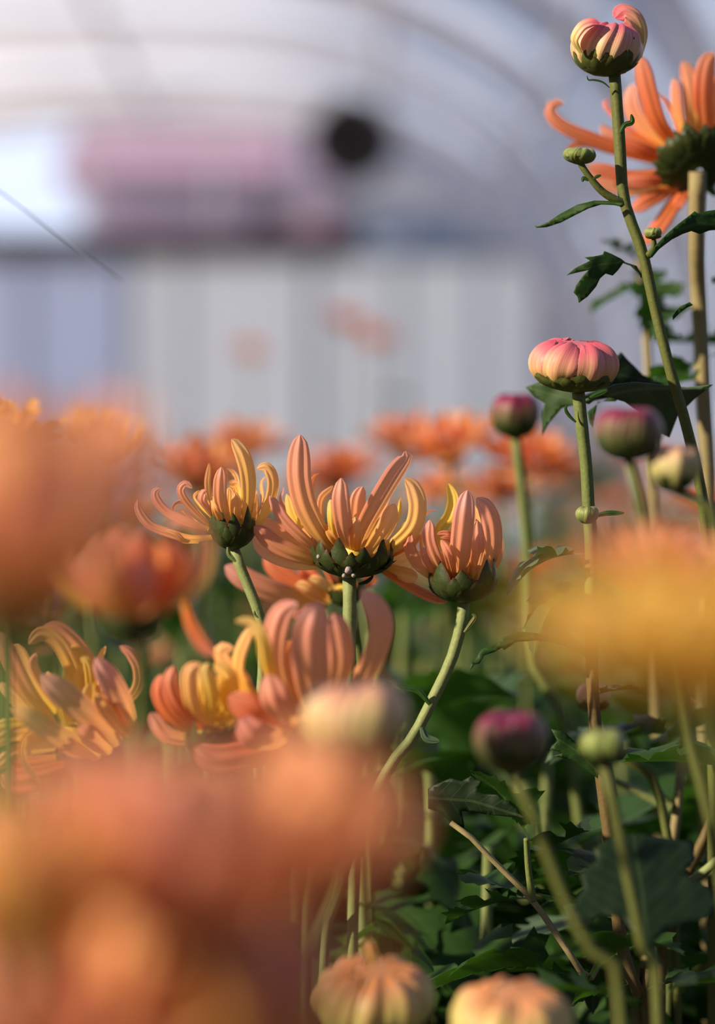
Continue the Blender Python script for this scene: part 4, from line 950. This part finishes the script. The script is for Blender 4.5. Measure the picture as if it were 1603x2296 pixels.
# fan
fy = 13.2
t = thing('circulation_fan', 'round dark air fan hanging under the tunnel roof, blurred in the distance', 'fan', (X(790, fy), fy, Z(315, fy)))
fr = 88*K*fy
def ring(c, r, rr_, name, mat, par, d=0):
    V = []; F = []
    for i in range(32):
        a = 6.283*i/32
        for j in range(8):
            b = 6.283*j/8; V.append(Vector(c)+Vector(((r+rr_*math.cos(b))*math.cos(a), d+rr_*math.sin(b)*3, (r+rr_*math.cos(b))*math.sin(a))))
    for i in range(32):
        for j in range(8): F.append((i*8+j, ((i+1) % 32)*8+j, ((i+1) % 32)*8+(j+1) % 8, i*8+(j+1) % 8))
    return mk(name, V, F, mat, par, origin=c)
fc = WL[t]
ring(fc, fr, .03, 'housing', fanm, t)
for q in (.33, .66): ring(fc, fr*q, .004, 'guard_ring', fanm, t, d=-.06)
for k in range(7):
    a0 = 6.283*k/7; V = []; F = []
    for i in range(7):
        r = fr*(.12+.84*i/6)
        for j in range(5):
            a = a0+(.2+.75)*(j/4); V.append(fc+Vector((r*math.cos(a), .07*(j/4-.5), r*math.sin(a))))
    for i in range(6):
        for j in range(4): F.append((i*5+j, i*5+j+1, (i+1)*5+j+1, (i+1)*5+j))
    o = mk('blade', V, F, fanm, t, origin=fc)
    md = o.modifiers.new('t', 'SOLIDIFY'); md.thickness = .006
V, F, U = tube([fc+Vector((0, -.08, 0)), fc+Vector((0, .16, 0))], [.07, .07], nseg=3, ns=16, ribs=0); mk('motor', V, F, fanm, t, U)
V, F, U = tube([fc+Vector((0, 0, fr)), fc+Vector((0, 0, arch_z(fc.x)-fc.z-.01))], [.014, .014], nseg=3, ns=8, ribs=0); mk('hanger', V, F, fanm, t, U)
# outside
def house(label, c, s, mat, mroof, rh):
    t = thing('building', label, 'building', (c[0], c[1], 0))
    box('walls', (c[0], c[1], s[2]/2), s, mat, t)
    x, y, z = s[0]/2+.3, s[1]/2+.3, s[2]
    V = [(c[0]-x, c[1]-y, z), (c[0]+x, c[1]-y, z), (c[0]+x, c[1]+y, z), (c[0]-x, c[1]+y, z), (c[0]-x, c[1], z+rh), (c[0]+x, c[1], z+rh)]
    mk('roof', V, [(0, 1, 5, 4), (2, 3, 4, 5), (0, 4, 3), (1, 2, 5), (3, 2, 1, 0)], mroof, t, smooth=False)
    return t
oy = 24.0
house('long mauve building outside beyond the end wall panes', ((X(200, oy)+X(560, oy))/2, oy+2, 0), (X(560, oy)-X(200, oy), 4, Z(400, oy)), mauve, brick, 1.0)
house('low dusty pink building outside, farther off than the mauve one', ((X(500, 34)+X(840, 34))/2, 36, 0), (X(840, 34)-X(500, 34), 4, Z(420, 34)), brick, mauve, 1.4)
house('pale blue shed outside at the right behind the end wall panes', ((X(820, oy)+X(1250, oy))/2, oy+2, 0), (X(1250, oy)-X(820, oy), 4, Z(480, oy)), blueb, greyp, .8)
# ground
V = [(-14, -2, 0), (14, -2, 0), (14, EY, 0), (-14, EY, 0)]
o = mk('floor', V, [(0, 1, 2, 3)], soil, None, smooth=False); o['kind'] = 'structure'
bounce = plain('pale_bounce_ground', (.62, .60, .57), .9, 0, (.48, .46, .44), 30)  # pale ground added outside to bounce light onto the end wall panels
V = [(-14, EY, 0), (14, EY, 0), (14, 40, 0), (-14, 40, 0)]
o = mk('floor.001', V, [(0, 1, 2, 3)], bounce, None, smooth=False); o['kind'] = 'structure'
# dusky plants by the far right side wall, in distance
for i in range(6):
    place(2 if i % 2 else 0, .55+.1*i, 7.2+.5*i, 1.35)

# ================================================================== light, world, camera
def sun(d, e, c, ang):
    L_ = bpy.data.lights.new('sun', 'SUN'); L_.energy = e; L_.color = c; L_.angle = math.radians(ang)
    o = bpy.data.objects.new('sun', L_); col.objects.link(o)
    o.rotation_euler = Vector(d).to_track_quat('-Z', 'Y').to_euler(); return o
sun((.83, .36, -.43), 7.8, (1, .83, .62), 1.5)
w = bpy.data.worlds.new('sky'); sc.world = w; w.use_nodes = True; N = w.node_tree.nodes; L = w.node_tree.links; N.clear()
tc = N.new('ShaderNodeTexCoord'); sp = N.new('ShaderNodeSeparateXYZ'); L.new(tc.outputs['Generated'], sp.inputs[0])
rp = ramp(N, [(0, (.05, .05, .05)), (.49, (.08, .085, .09)), (.51, (.22, .27, .36)), (.62, (.15, .19, .30)), (1, (.14, .18, .30))])
rf = ramp(N, [(0, (.1, .1, .1)), (.49, (.3, .3, .35)), (.505, (1.15, 1.28, 1.5)), (.60, (1.12, 1.25, 1.48)), (.75, (.95, 1.05, 1.22)), (1, (.36, .42, .58))])
z01 = math_(N, L, 'MULTIPLY_ADD', sp.outputs[2], .5); N[-1].inputs[2].default_value = .5
L.new(z01, rp.inputs[0]); L.new(z01, rf.inputs[0])
yr = ramp(N, [(.2, (0, 0, 0)), (.9, (1, 1, 1))]); L.new(sp.outputs[1], yr.inputs[0])
wc = mixc(N, L, yr.outputs[0], rp.outputs[0], rf.outputs[0])
bg = N.new('ShaderNodeBackground'); L.new(wc, bg.inputs[0]); bg.inputs[1].default_value = 1.0
wo = N.new('ShaderNodeOutputWorld'); L.new(bg.outputs[0], wo.inputs[0])
cam = bpy.data.cameras.new('camera'); co = bpy.data.objects.new('camera', cam); col.objects.link(co); sc.camera = co
co.location = (0, 0, H); co.rotation_euler = (math.pi/2, 0, 0)
cam.lens = 85; cam.sensor_fit = 'HORIZONTAL'; cam.sensor_width = 24; cam.clip_start = .01; cam.clip_end = 200
cam.dof.use_dof = True; cam.dof.focus_distance = .712; cam.dof.aperture_fstop = 5.2
vs = sc.view_settings; vs.view_transform = 'Standard'; vs.look = 'None'; vs.exposure = 0; vs.gamma = 1; vs.use_curve_mapping = False
